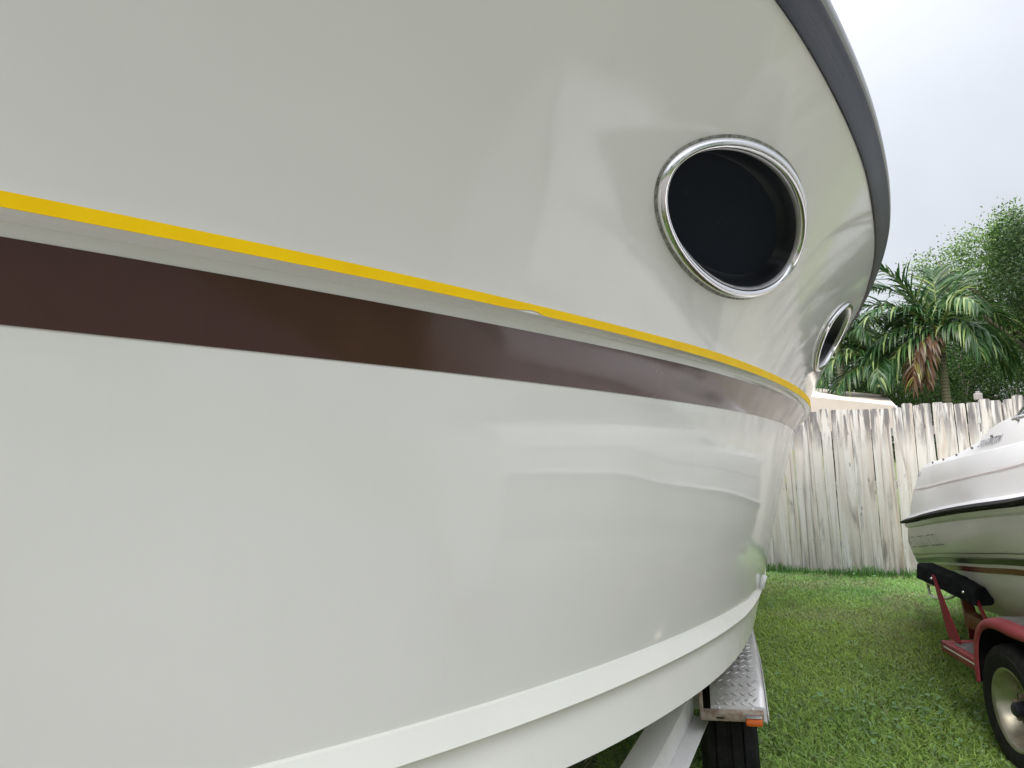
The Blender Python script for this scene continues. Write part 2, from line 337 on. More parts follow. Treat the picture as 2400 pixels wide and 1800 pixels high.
def vnoise(x, y, sc, seed):
    r_ = np.random.default_rng(seed); G = r_.random((64, 64)); x = x*sc+100; y = y*sc+100
    xi = np.floor(x).astype(int); yi = np.floor(y).astype(int); fx = x-xi; fy = y-yi
    fx = fx*fx*(3-2*fx); fy = fy*fy*(3-2*fy); g = lambda a, b: G[a % 64, b % 64]
    return (g(xi, yi)*(1-fx)+g(xi+1, yi)*fx)*(1-fy)+(g(xi, yi+1)*(1-fx)+g(xi+1, yi+1)*fx)*fy
FA = np.array([3.02, 8.67]); FD = np.array([1.01, -.53]); FD = FD/np.linalg.norm(FD); FN = np.array([FD[1], -FD[0]])  # towards camera
if FN@(-FA) < 0: FN = -FN
def grass(n_, box_, hmul, keep):
    x = rng.uniform(box_[0], box_[1], n_); y = rng.uniform(box_[2], box_[3], n_); k = keep(x, y); return x[k], y[k]
def before_fence(x, y): return (((x-FA[0])*FN[0]+(y-FA[1])*FN[1]) > .03) & (y > 1.6)
def infan(x, y):
    az = np.degrees(np.arctan2(x, y)); d = np.hypot(x, y)
    return before_fence(x, y) & (az > 5) & (az < 42) & (d > 2.2) & (d < 10) & (rng.random(len(x)) < np.clip(1.35-.10*d, .35, 1))
gxp, gyp = grass(560000, (0.2, 6.2, 2.0, 9.2), 1, infan)
ex, ey = grass(60000, (-4, 8, -3, 9), 1, before_fence)
gxp = np.concatenate([gxp, ex]); gyp = np.concatenate([gyp, ey])
# long uncut fringe along the foot of the fence
ff = rng.uniform(-2.2, 4.5, 7000); fo = np.abs(rng.normal(.0, .10, 7000))+.035
fxp = FA[0]+FD[0]*ff+FN[0]*fo; fyp = FA[1]+FD[1]*ff+FN[1]*fo
nb = len(gxp)+len(fxp); X = np.concatenate([gxp, fxp]); Y = np.concatenate([gyp, fyp])
fr = np.concatenate([np.zeros(len(gxp)), np.ones(len(fxp))])
patch = vnoise(X, Y, 1.3, 1)*.6+vnoise(X, Y, 3.7, 2)*.4; dry = vnoise(X, Y, .9, 3)*.5+vnoise(X, Y, 4.5, 4)*.5; yel = vnoise(X, Y, .55, 5)
for (cx, cy, rr, am) in ((2.35, 6.25, .45, .26), (2.62, 5.75, .5, .26), (2.95, 5.9, .18, .30), (2.25, 4.9, .4, .16), (1.75, 3.9, .3, .16)): dry = dry+am*np.exp(-((X-cx)**2+(Y-cy)**2)/rr**2)
H = (.020+.024*rng.random(nb))*(.75+.5*patch)+fr*rng.random(nb)**2*.14*(.3+1.2*vnoise(X, Y, 3., 8))
Wd = rng.uniform(.0020, .0044, nb); th = rng.uniform(0, 2*np.pi, nb); lean = rng.uniform(.6, 1.7, nb)*(1-.6*fr); ph = th+rng.normal(0, .5, nb)
dx, dy = np.cos(th), np.sin(th); px_, py_ = -np.sin(ph), np.cos(ph)
z0 = gz(X, Y)-.012
def P_(f, w, hh, curve): return np.stack([X+dx*H*lean*curve+px_*Wd*w, Y+dy*H*lean*curve+py_*Wd*w, z0+H*hh], 1)
V5 = np.stack([P_(0, -1, 0, 0), P_(0, 1, 0, 0), P_(.5, -.9, .62, .35), P_(.5, .9, .62, .35), P_(1, 0, .86, 1.0)], 1).reshape(-1, 3)
b_ = np.arange(nb)*5
F3 = np.stack([np.stack([b_, b_+1, b_+3], 1), np.stack([b_, b_+3, b_+2], 1), np.stack([b_+2, b_+3, b_+4], 1)], 1).reshape(-1, 3)
green = np.array([.330, .560, .145]); lime = np.array([.50, .64, .14]); straw = np.array([.58, .50, .30]); deep = np.array([.095, .28, .06]); pale = np.array([.42, .60, .33])
u = rng.random(nb)
yl = np.clip((yel+.25*np.exp(-((X-3.2)**2+(Y-5.9)**2)/2.5)-.45)*3, 0, 1)*.75  # random lime tone plus one sunlit yellow patch put into the blade colour
c = green*(1-yl[:, None])+lime*yl[:, None]
dk = np.clip((.5-patch)*2.5, 0, 1); c = c*(1-.5*dk[:, None])+deep*.5*dk[:, None]
isdry = rng.random(nb) < (.06+.62*np.clip((dry-.50)*4, 0, 1)); c[isdry] = c[isdry]*.35+straw*.65*rng.uniform(.5, 1.1, isdry.sum())[:, None]
ispale = rng.random(nb) < .10; c[ispale] = pale*rng.uniform(.7, 1.2, ispale.sum())[:, None]
c = c*rng.uniform(.65, 1.35, nb)[:, None]; c[fr > 0] = (deep*.6+green*.2)*rng.uniform(.7, 1.3, int(fr.sum()))[:, None]
gm = mat('grass_blade', (.08, .16, .03), .5, spec=.35); n = N(gm); at = n.n('ShaderNodeAttribute', attribute_name='col')
n.base(at.outputs['Color']); n.b.inputs['Subsurface Weight'].default_value = 0
tr_ = gm.node_tree.nodes.new('ShaderNodeBsdfTranslucent'); ms = gm.node_tree.nodes.new('ShaderNodeMixShader'); ms.inputs[0].default_value = .3
gm.node_tree.links.new(at.outputs['Color'], tr_.inputs['Color']); out = gm.node_tree.nodes['Material Output']
gm.node_tree.links.new(n.b.outputs[0], ms.inputs[1]); gm.node_tree.links.new(tr_.outputs[0], ms.inputs[2]); gm.node_tree.links.new(ms.outputs[0], out.inputs[0])
link('grass', npmesh('grass', V5, F3, np.repeat(c, 5, 0)), gm, kind='stuff', label='short mown green grass with dry brown patches covering the yard', cat='grass')
# broad weed leaves between the blades
WV = []; WF = []; WC = []
for k in range(420):
    if k < 150: cx, cy = 2.02+rng.normal(0, .22), 3.95+rng.normal(0, .30)
    else: cx, cy = rng.uniform(.9, 5), rng.uniform(2.6, 8.3)
    if not before_fence(cx, cy): continue
    a = rng.uniform(0, 6.28); r_ = rng.uniform(.008, .018); h = rng.uniform(.03, .055); tl = rng.normal(0, .25, 2); o = len(WV)
    for q in range(8):
        A_ = a+q*math.pi/4; rr = r_*(1.25 if q % 4 == 0 else .8); X_, Y_ = rr*math.cos(A_), rr*math.sin(A_)*1.0
        WV.append((cx+X_, cy+Y_, h+tl[0]*X_+tl[1]*Y_)); WC.append(np.array([.30, .50, .22])*rng.uniform(.6, 1.3))
    WF += [(o, o+1, o+2, o+3), (o, o+3, o+4, o+7), (o+4, o+5, o+6, o+7)]
link('weed_leaves', npmesh('weeds', WV, WF, np.array(WC)), gm, kind='stuff', label='small round pale weed leaves scattered in the grass', cat='weeds')

# ------------------------------------------------------------ the big boat
boat = empty('motor_boat', tuple(BP(4., 0., 0.)), label='large white cabin boat with yellow and brown stripes filling the left of the view', cat='boat')
BOFF = -np.array(boat.location)
def bl(name, me, m, parent=None, smooth=True, **k):      # parts are built in world coordinates
    o = link(name, me, m, parent or boat, smooth=False, **k)
    me.transform(Matrix.Translation(Vector(BOFF) if (parent is None or parent is boat) else Vector(BOFF)))
    if smooth: auto_smooth(me, 40)
    return o
def grid_faces(ns, nv, off, flip=False):
    F = []
    for i in range(nv):
        for j in range(ns-1):
            a = off+i*ns+j; f = (a, a+1, a+ns+1, a+ns); F.append(f[::-1] if flip else f)
    return F
PORTS = [(2.080, 2.0044), (4.36, 1.985)]; PA, PB, PSH, PN = .5227, .1713, .108, 1.95
def port_xy(c, k, th):        # outline scaled by metric inset k (metres inward)
    a, b = PA-k*1.0, PB-k*.9; cth, sth = np.cos(th), np.sin(th)
    x = a*np.sign(cth)*abs(cth)**(2/PN); y = b*np.sign(sth)*abs(sth)**(2/PN)
    return c[0]+x+PSH*y, c[1]+y
def in_port(s, z, k):
    r_ = np.zeros(np.shape(s), bool)
    for c in PORTS:
        y = z-c[1]; x = s-c[0]-PSH*y; r_ |= (abs(x/(PA-k))**PN+abs(y/(PB-k*.9))**PN) < 1
    return r_
allV = []; allF = []; off = 0; stV = []; stF = []; soff = 0
specs = [('ri', 'yt0', 70, concave), ('yt0', 'yt', 1, None), ('yt', 'yb', 2, None), ('yb', 'u1', 1, None), ('u1', 'u2', 2, None), ('u2', 'bt', 3, None),
         ('bt', 'bb', 5, None), ('bb', 'ct', 36, topside_bulge), ('ct', 'ct2', 1, None), ('ct2', 'st', 3, None), ('st', 'st2', 1, None), ('st2', 'bc', 5, None),
         ('bc', 'bi', 4, None), ('bi', 'keel', 6, None)]
for side in (1, -1):
    for a_, b2, nv, bu in specs:
        s, t, z = patch_st(a_, b2, nv, bu); ns = s.shape[1]
        P = BP(s, side*t, z).reshape(-1, 3); F = np.array(grid_faces(ns, nv, 0, side < 0))
        if a_ == 'ri' and side == 1:
            ok = ~in_port(s, z, .03).reshape(-1); F = F[ok[F].all(1)]
        if a_ in ('ct', 'ct2', 'st', 'st2'): stV.append(P); stF.append(F+soff); soff += len(P); continue
        allV.append(P); allF.append(F+off); off += len(P)
V = np.concatenate(allV); F = np.concatenate(allF)
hull = bl('hull', npmesh('hull', V, F), M['gel'])
bl('chine_strake', npmesh('strake', np.concatenate(stV), np.concatenate(stF)), M['gel_strip'])
# transom and deck
sE = S1; tr = []
names = ['ri', 'yt', 'bt', 'ct', 'bc', 'bi', 'keel']
pv = []
for nme in names: s, t, z = row(nme, np.array([S1])); pv.append((float(s[0]), float(t[0]), float(z[0])))
ring = [BP(*p) for p in pv]+[BP(p[0], -p[1], p[2]) for p in pv[:-1][::-1]]
bl('transom', from_py('transom', ring, [tuple(range(len(ring)))]), M['gel'], smooth=False)
def deckline(dt, dz):
    sg = np.linspace(S0+.02, S1, 120); s, t, z = row('ri', sg); return s, np.maximum(t+.05+dt, 0)*fade(s, -.5, .25), 2.5-.02*s+dz
s, t, z = deckline(-.03, .035); Lp = BP(s, t, z); Rp = BP(s, -t, z); Cp = BP(s, 0*s, z+.07)
VV = np.concatenate([Lp, Cp, Rp]); m_ = len(s)
FF = [(j, j+1, m_+j+1, m_+j) for j in range(m_-1)]+[(m_+j, m_+j+1, 2*m_+j+1, 2*m_+j) for j in range(m_-1)]
bl('foredeck', npmesh('deck', VV, FF), M['gel'])
# tapes
def tape(name, rows_, nv, m, dn, sig, bulge=None, cut=None):
    s, t, z = patch_st(rows_[0], rows_[1], nv, bulge, sig)
    if cut is not None: s, t, z = cut(s, t, z)
    Pn = BP(s, t+dn, z); me = npmesh(name, Pn.reshape(-1, 3), grid_faces(s.shape[1], nv, 0))
    uv = me.uv_layers.new(name='UVMap'); 
    return bl(name, me, m)
sgt = np.concatenate([np.linspace(S0+.03, 1.2, 90, endpoint=False), np.linspace(1.2, S1, 420)])
def lift(s, t, z):       # lower edge of the yellow tape torn away for a hand's length
    w = np.linspace(0, 1, s.shape[0])[:, None]; q = (s-1.292)/.032
    k = np.where(q < 0, np.exp(-(q/1.2)**2), np.exp(-(q/.5)**2)); z = z+.006*k*w; return s, t, z
tape('yellow_stripe', ('yt', 'yb'), 4, M['yellow'], .0016, sgt, cut=lift)
tape('brown_stripe', ('bt', 'bb'), 5, M['brown'], .0016, sgt)
# rub rail: a swept vinyl section, with the metal lip above
def sweep(name, sect, m, s_lo=-.42, s_hi=S1, nn=420, side=1, parent=None):
    sg = np.concatenate([np.linspace(S0+.03, 1.2, 60, endpoint=False), np.linspace(1.2, s_hi, nn)])
    si, ti, zi = row('ri', sg); so_, to_ = sg*0+si, np.maximum(tro(si)*fade(si, -.5, .1), 0)
    zo_ = zro(si); rowsP = []
    for (a, b, dt, dz) in sect:      # a: blend ri->outer in t, b: blend in z, then offsets
        rowsP.append(BP(si, side*(ti+(to_-ti)*a+dt), zi+(zo_-zi)*b+dz))
    P = np.stack(rowsP); ns = P.shape[1]
    me = npmesh(name, P.reshape(-1, 3), grid_faces(ns, len(sect)-1, 0)); uv = me.uv_layers.new(name='UVMap')
    li = np.empty(len(me.loops), np.int32); me.loops.foreach_get('vertex_index', li)
    U = np.stack([(li % ns)/ns*1.0, (li//ns)/len(sect)], 1).astype(np.float32); uv.data.foreach_set('uv', U.ravel())
    return bl(name, me, m, parent)
VIN = [(-.35, .0, 0, .012), (0, 0, 0, 0), (.06, 0, .004, -.004), (.16, .06, .004, -.002), (.5, .42, .003, 0), (.84, .84, .002, 0), (.95, .95, .003, 0), (.98, 1.0, 0, .004), (.85, 1.02, 0, .006)]
LIP = [(.80, 1.0, 0, .004), (.96, 1.0, 0, .007), (1, 1, .004, .012), (1, 1, .006, .026), (1, 1, .005, .044), (1, 1, -.002, .053), (1, 1, -.014, .056), (.4, 1, -.02, .055), (-.3, 1, -.03, .05)]
for sd in (1, -1):
    sweep('rub_rail', VIN, M['rubber'], side=sd); sweep('rail_lip', LIP, M['lip'], side=sd)
rr = tro
for sb in np.arange(1.15, 7.6, .245):    # small fixings along the lip
    p = BP(sb, float(tro(sb))-.001, float(zro(sb))+.046); bm = bmesh.new()
    bmesh.ops.create_uvsphere(bm, u_segments=8, v_segments=5, radius=.0042); me = bm_mesh('screw', bm); me.transform(Matrix.Translation(Vector(p)))
    bl('rail_screw', me, M['dark_rubber'])
# portholes
def ringsurf(name, c, prof, m, parent, n_=220):
    """prof: list of (inset metres, height along the hull normal)"""
    th = np.linspace(0, 2*np.pi, n_, endpoint=False); rowsP = []
    cs, cz = port_xy(c, 0, th); Nn = panel_n(cs, cz); ctr = panel_n(np.array(c[0]), np.array(c[1]))
    for (k, h) in prof:
        s, z = port_xy(c, k, th); P = BP(s, panel_t(s, z), z)
        w = np.clip(k/.08, 0, 1); NN = Nn*(1-w)+ctr*w; NN /= np.linalg.norm(NN, axis=1)[:, None]
        rowsP.append(P+NN*h)
    P = np.stack(rowsP); F = []
    for i in range(len(prof)-1):
        for j in range(n_): F.append((i*n_+j, i*n_+(j+1) % n_, (i+1)*n_+(j+1) % n_, (i+1)*n_+j))
    return bl(name, npmesh(name, P.reshape(-1, 3), F), m, parent), P
for c in PORTS:
    ph_ = bpy.data.objects.new('porthole', None); COL.objects.link(ph_); ph_.parent = boat; ph_.empty_display_size = .1
    ringsurf('sealant', c, [(-.0045, .0008), (-.002, .003), (.006, .004)], M['gasket'], ph_)
    prof = [(.002, .002)]+[(.002+.0145*(1-math.cos(a)), .004+.014*math.sin(a)) for a in np.linspace(.1, math.pi*.86, 14)]+[(.0315, .003), (.032, -.004)]
    ringsurf('trim_ring', c, prof, M['chrome'], ph_)
    ringsurf('inner_lip', c, [(.0305, .004), (.034, .005), (.036, .002), (.0365, -.008)], M['alu'], ph_)
    ringsurf('port_liner', c, [(.0355, -.005), (.046, -.03), (.055, -.055), (.064, -.061)], M['liner'], ph_)
    th = np.linspace(0, 2*np.pi, 120, endpoint=False); s, z = port_xy(c, .047, th); ctr = panel_n(np.array(c[0]), np.array(c[1]))
    rows_ = []
    for q in np.linspace(1, .0005, 14):
        ss, zz = c[0]+(s-c[0])*q, c[1]+(z-c[1])*q; rows_.append(BP(ss, panel_t(ss, zz), zz)-ctr*.058)
    P = np.stack(rows_); F = [(i*120+j, i*120+(j+1) % 120, (i+1)*120+(j+1) % 120, (i+1)*120+j) for i in range(13) for j in range(120)]
    F2 = npmesh('port_glass', P.reshape(-1, 3), F); bl('port_glass', F2, M['glass'], ph_)
# small white drain fitting where the spray strip leaves the view
q = BP(3.30, float(tcn(3.30))+.012, .850); d = BP(3.19, 0, 1)-BP(3.19, 0, .935)
tube('drain_fitting', [q+BOFF-d*.42, q+BOFF+br*.004, q+BOFF+d*.42+br*.016], [.010, .012, .010], M['white_plastic'], boat, 12)
# ------------------------------------------------------------ trailer under the big boat
tr1 = empty('boat_trailer', (.9, 3.4, 0), R(-14.5), label='aluminium boat trailer with diamond plate fender under the large boat', cat='trailer')
bpy.context.view_layer.update(); TI = tr1.matrix_world.inverted()
def t1(name, me, m, ang=35, parent=tr1, smooth=True, **k):   # me in world coordinates
    me.transform(TI); o = link(name, me, m, parent, **k)
    if smooth: auto_smooth(me, ang)
    return o
AZ = R(14.5); wa = Vector((math.sin(AZ), math.cos(AZ), 0)); wr = Vector((math.cos(AZ), -math.sin(AZ), 0)); upv = Vector((0, 0, 1))
FO = Vector((.800, 2.570, 0))        # outer front foot of the fender
def frame(o, y, x): return Matrix(((x.x, y.x, 0, o.x), (x.y, y.y, 0, o.y), (0, 0, 1, o.z), (0, 0, 0, 1)))
FM = frame(FO, wa, wr)               # local: x outward (0 = outer edge), y aft, z up
# fender: folded plate, front face sloping up to a flat top, then down; outer skirt with a rolled corner
topy = [0, .012, .05, .11, .20, .32, .48, 1.30, 1.46, 1.58, 1.66, 1.70]
topz = [.500, .540, .572, .603, .632, .650, .656, .656, .640, .60, .55, .475]
bm = bmesh.new(); W_ = .182
vs0 = [bm.verts.new(FM @ Vector((-W_+.0, y, z))) for y, z in zip(topy, topz)]
xs = [-W_, -W_+.012, -.022, -.008, -.001, .0]; dzs = [-.006, 0, 0, -.004, -.012, -.026]
rows_ = []
for x_, dz in zip(xs, dzs): rows_.append([bm.verts.new(FM @ Vector((x_, y, z+dz))) for y, z in zip(topy, topz)])
for v in vs0: bm.verts.remove(v)
for a, b in zip(rows_[:-1], rows_[1:]):
    for j in range(len(topy)-1): bm.faces.new((a[j], a[j+1], b[j+1], b[j]))
t1('fender', bm_mesh('fender', bm), M['tread'], 30)
# skirt plate on the outside, with a rounded lower front corner
out_ = [(y, z-.028) for y, z in list(zip(topy, topz))[1:]]; low = [(1.70, .44), (1.64, .42)]
arcc = [(.85+.40*math.cos(a), .27+.27*math.sin(a)*1.0) for a in np.linspace(-.0, math.pi, 14)]
sk = [(y, z) for y, z in out_]+[(1.69, .40), (1.60, .38), (1.50, .42), (1.40, .53), (1.2, .575), (.55, .575), (.36, .54), (.25, .50), (.14, .480), (.075, .472), (.035, .478), (.010, .498)]
bm = bmesh.new(); A_ = [bm.verts.new(FM @ Vector((.002, y, z))) for y, z in sk]; B_ = [bm.verts.new(FM @ Vector((.006, y, z))) for y, z in sk]
n_ = len(sk)
tf = bmesh.ops.triangle_fill(bm, use_beauty=True, edges=[bm.edges.new((A_[i], A_[(i+1) % n_])) for i in range(n_)])
tf = bmesh.ops.triangle_fill(bm, use_beauty=True, edges=[bm.edges.new((B_[i], B_[(i+1) % n_])) for i in range(n_)])
for i in range(n_): bm.faces.new((A_[i], A_[(i+1) % n_], B_[(i+1) % n_], B_[i]))
t1('fender_skirt', bm_mesh('skirt', bm), M['tread'], 20)
# raised treads
f_z = pchip(topy, topz); bm = bmesh.new()
k = 0; yy = .02; arc = 0
ys = [];
yc = .016
while yc < 1.62:
    sl_ = (float(f_z(yc+.004))-float(f_z(yc-.004)))/.008; ys.append(yc); yc += .0205/math.sqrt(1+sl_*sl_)
for i, y in enumerate(ys):
    sl_ = (float(f_z(y+.004))-float(f_z(y-.004)))/.008; T_ = Vector((0, 1, sl_)).normalized(); Nn = Vector((0, -T_.z, T_.y)); Xx = Vector((1, 0, 0))
    for j in range(6):
        x_ = -W_+.024+j*.0275+(.0137 if i % 2 else 0); 
        if x_ > -.024: continue
        an = R(40) if i % 2 else R(-40); d = (Xx*math.cos(an)+T_*math.sin(an)); e = (T_*math.cos(an)-Xx*math.sin(an))
        c0 = Vector((x_, y, float(f_z(y)))); pts = [c0+d*.0115, c0+e*.0033, c0-d*.0115, c0-e*.0033]; top = c0+Nn*.0018
        vv = [bm.verts.new(FM @ (p+Nn*.0002)) for p in pts]; tp = [bm.verts.new(FM @ (c0+(p-c0)*.5+Nn*.0018)) for p in pts]
        bm.faces.new(tp)
        for q in range(4): bm.faces.new((vv[q], vv[(q+1) % 4], tp[(q+1) % 4], tp[q]))
t1('raised_treads', bm_mesh('treads', bm), M['tread'], smooth=False, kind='stuff')
for x_ in (-.155, -.045):
    bm = bmesh.new(); bmesh.ops.create_uvsphere(bm, u_segments=10, v_segments=6, radius=.006); me = bm_mesh('rivet', bm)
    me.transform(Matrix.Translation(FM @ Vector((x_, .010, .530)))); t1('rivet', me, M['white_plastic'])
# angle bracket across the front of the fender
bm = bmesh.new(); box(bm, -.214, -.012, -.030, .006, .524, .530, .0012); box(bm, -.214, -.012, -.032, -.026, .503, .529, .0012)
box(bm, -.218, -.206, -.026, -.006, .503, .60, .002)
bmesh.ops.transform(bm, matrix=FM, verts=bm.verts); br_ = t1('fender_bracket', bm_mesh('bracket', bm), M['rust'])
bm = bmesh.new()
box(bm, -.165, -.140, -.0335, -.031, .511, .516)
bmesh.ops.transform(bm, matrix=FM, verts=bm.verts); t1('bracket_slot', bm_mesh('slot', bm), M['dark_rubber'], smooth=False)
bm = bmesh.new(); box(bm, -.072, -.018, -.058, -.033, .496, .520, .007); bmesh.ops.transform(bm, matrix=FM, verts=bm.verts)
mk = t1('marker_light', bm_mesh('marker', bm), M['amber'])
bm = bmesh.new(); box(bm, -.070, -.020, -.055, -.033, .5205, .525, .002); bmesh.ops.transform(bm, matrix=FM, verts=bm.verts); t1('light_hood', bm_mesh('hood', bm), M['alu'])
# wheels
def wheel(name, centre, rad, width, rimr, out, parent, inv, rim_m, fine=True):
    """out: unit vector pointing outboard"""
    x = out.normalized(); z = Vector((0, 0, 1)); y = z.cross(x)
    MW = Matrix(((x.x, y.x, z.x, centre.x), (x.y, y.y, z.y, centre.y), (x.z, y.z, z.z, centre.z), (0, 0, 0, 1)))
    w = width/2; r_ = rad
    # rim
    prof = [(-w*.85, rimr+.004), (-w*.6, rimr-.012), (-w*.1, rimr-.03), (w*.25, rimr-.030), (w*.62, rimr-.014), (w*.80, rimr-.006), (w*.86, rimr+.006), (w*.90, rimr+.009), (w*.93, rimr+.004), (w*.90, rimr-.004),
            (w*.82, rimr-.010), (w*.62, rimr-.018), (w*.45, rimr-.024), (w*.10, rimr-.036), (-w*.12, rimr-.044), (-w*.16, rimr-.058), (-w*.02, rimr*.52), (w*.05, rimr*.40), (w*.06, rimr*.30), (w*.06, .001)]
    me = lathe('rim', prof, 64); me.transform(inv @ MW); rim = link('wheel', me, rim_m, parent); auto_smooth(me, 50)
    prof = [(-w*.85, rimr+.006), (-w*1.0, rimr+.03), (-w*1.05, (rimr+r_)*.52), (-w*.94, r_-.020), (-w*.8, r_-.006), (-w*.55, r_), (-w*.50, r_-.007), (-w*.46, r_), (-w*.10, r_), (-w*.06, r_-.007), (w*.06, r_-.007), (w*.10, r_), (w*.46, r_), (w*.50, r_-.007), (w*.55, r_), (w*.8, r_-.006),
            (w*.90, r_-.014), (w*.955, r_-.024), (w*1.0, r_-.040), (w*1.05, (rimr+r_)*.52), (w*1.04, rimr+.04), (w*1.0, rimr+.026), (w*.97, rimr+.018), (w*.92, rimr+.006)]
    me = lathe('tyre', prof, 72); me.transform(inv @ MW); link('tyre', me, M['dark_rubber'], rim); auto_smooth(me, 30)
    if fine:
        me = lathe('hub', [(w*.1, .034), (w*.42, .034), (w*.44, .031), (w*.72, .030), (w*.78, .026), (w*.84, .020), (w*.85, .001)], 32); me.transform(inv @ MW); link('hub_cap', me, M['dark_hub'], rim); auto_smooth(me, 35)
        for k in range(5):
            a = 2*math.pi*k/5+.3; me = lathe('lug', [(w*.1, .010), (w*.42, .010), (w*.48, .006), (w*.485, .0005)], 6)
            me.transform(inv @ MW @ Matrix.Translation((0, .055*math.cos(a), .055*math.sin(a)))); link('lug_nut', me, M['rust'], rim)
        for k in range(12):
            a = 2*math.pi*k/12; me = lathe('rv', [(-w*.10, .0045), (-w*.05, .0035), (-w*.045, .0003)], 8)
            me.transform(inv @ MW @ Matrix.Translation((0, (rimr-.058)*math.cos(a), (rimr-.058)*math.sin(a)))); link('rim_rivet', me, M['white_plastic'], rim)
        for k in range(8):
            a = 2*math.pi*(k+.5)/8; me = lathe('vh', [(w*.035, .0105), (w*.035, .0003)], 14)
            me.transform(inv @ MW @ Matrix.Translation((0, rimr*.52*math.cos(a), rimr*.52*math.sin(a)))); link('vent_hole', me, M['dark_rubber'], rim, )
        bm = bmesh.new(); box(bm, w*.30, w*.62, -rimr+.024, -rimr+.034, .018, .030, .002); me = bm_mesh('weight', bm); me.transform(inv @ MW); link('balance_weight', me, M['carpet'], rim)
    return rim
for yy in (.44, 1.22):
    wheel('wheel', FM @ Vector((-.128, yy, .295)), .295, .19, .19, wr, tr1, TI, M['cream_steel'], False)
    wheel('wheel', FM @ Vector((-1.95, yy, .295)), .295, .175, .19, -wr, tr1, TI, M['cream_steel'], False)
# frame rails
def ibeam(name, p0, p1, ztop, m, wl=.055, wo=.052, h=.085, th=.006):
    d = (p1-p0); Ln = d.length; y = d.normalized(); x = Vector((y.y, -y.x, 0)); FMx = frame(Vector((p0.x, p0.y, 0)), y, x); bm = bmesh.new()
    box(bm, -.085, 0, 0, Ln, ztop-th, ztop, .0015); box(bm, -.045, -.039+.0, 0, Ln-.002, ztop-h, ztop-th-.0005); box(bm, -.085, wo, 0, Ln-.001, ztop-h-th, ztop-h-.0005, .0015)
    box(bm, -.030, -.004, 0, Ln-.003, ztop-h, ztop-th-.0005)
    bmesh.ops.transform(bm, matrix=FMx, verts=bm.verts); o = t1(name, bm_mesh(name, bm), m); return FMx
p0 = Vector((.334, 2.114, 0)); p1 = Vector((.600, 2.757, 0)); dd = (p1-p0).normalized()
bx = ibeam('frame_rail', p0-dd*2.1, p1, .55, M['painted_alu'])
for yy in (2.12, 1.2):
    me = lathe('bolt', [(0, .016), (.003, .016), (.0035, .010), (.010, .009), (.011, .0005)], 8); me.transform(bx @ Matrix.Translation((.028, yy, .459)) @ Matrix.Rotation(-math.pi/2, 4, 'Y')); t1('rusty_bolt', me, M['rust_dark'], smooth=False)
me = lathe('bolt', [(0, .009), (.004, .009), (.0045, .005), (.009, .005), (.0095, .0005)], 6); me.transform(bx @ Matrix.Translation((-.03, 2.6, .55)) @ Matrix.Rotation(-math.pi/2, 4, 'Y')); t1('small_bolt', me, M['dark_rubber'], smooth=False)
# straight rails behind, cross members, bunks
bm = bmesh.new()
box(bm, -.33, -.27, .08, 4.2, .40, .50, .004); box(bm, -1.75, -1.69, .08, 4.2, .40, .50, .004)
bmesh.ops.transform(bm, matrix=FM, verts=bm.verts); t1('side_rail', bm_mesh('side_rail', bm), M['painted_alu'])
for y in (-.62, .60, 2.2, 3.9):
    bm = bmesh.new(); box(bm, -1.80, -.34 if y > 0 else -.50, y, y+.07, .33, .395, .004); bmesh.ops.transform(bm, matrix=FM, verts=bm.verts); t1('cross_member', bm_mesh('cross', bm), M['painted_alu'])
bm = bmesh.new(); box(bm, -1.9, -.14, .80, .88, .27, .33, .004); bmesh.ops.transform(bm, matrix=FM, verts=bm.verts); t1('axle', bm_mesh('axle', bm), M['painted_alu'])

# ------------------------------------------------------------ second boat and its trailer
A2 = R(8); CL2 = 2.706; f2 = Vector((math.sin(A2), math.cos(A2), 0)); q2 = Vector((math.cos(A2), -math.sin(A2), 0))
M2 = Matrix(((f2.x, q2.x, 0, q2.x*CL2), (f2.y, q2.y, 0, q2.y*CL2), (0, 0, 1, 0), (0, 0, 0, 1)))   # (s forward, t starboard, z)
bt2 = bpy.data.objects.new('runabout', None); COL.objects.link(bt2); bt2.matrix_world = M2; bt2.empty_display_size = .1
tag(bt2, 'small white open bow boat with black rub rail on the red trailer', 'boat')
def spline(pts, n_=90):
    P = np.array(pts, float); u = np.concatenate([[0], np.cumsum(np.linalg.norm(np.diff(P, axis=0), axis=1)**.8)]); u /= u[-1]
    U = np.linspace(0, 1, n_); return np.stack([pchip(u, P[:, i])(U) for i in range(3)], 1)
def spl(pts, n_=90):          # sampled at common fraction by control index so that lines pair up
    P = np.array(pts, float); k = len(P); u = np.arange(k)/(k-1.); U = np.linspace(0, 1, n_)
    return np.stack([pchip(u, P[:, i])(U) for i in range(3)], 1)
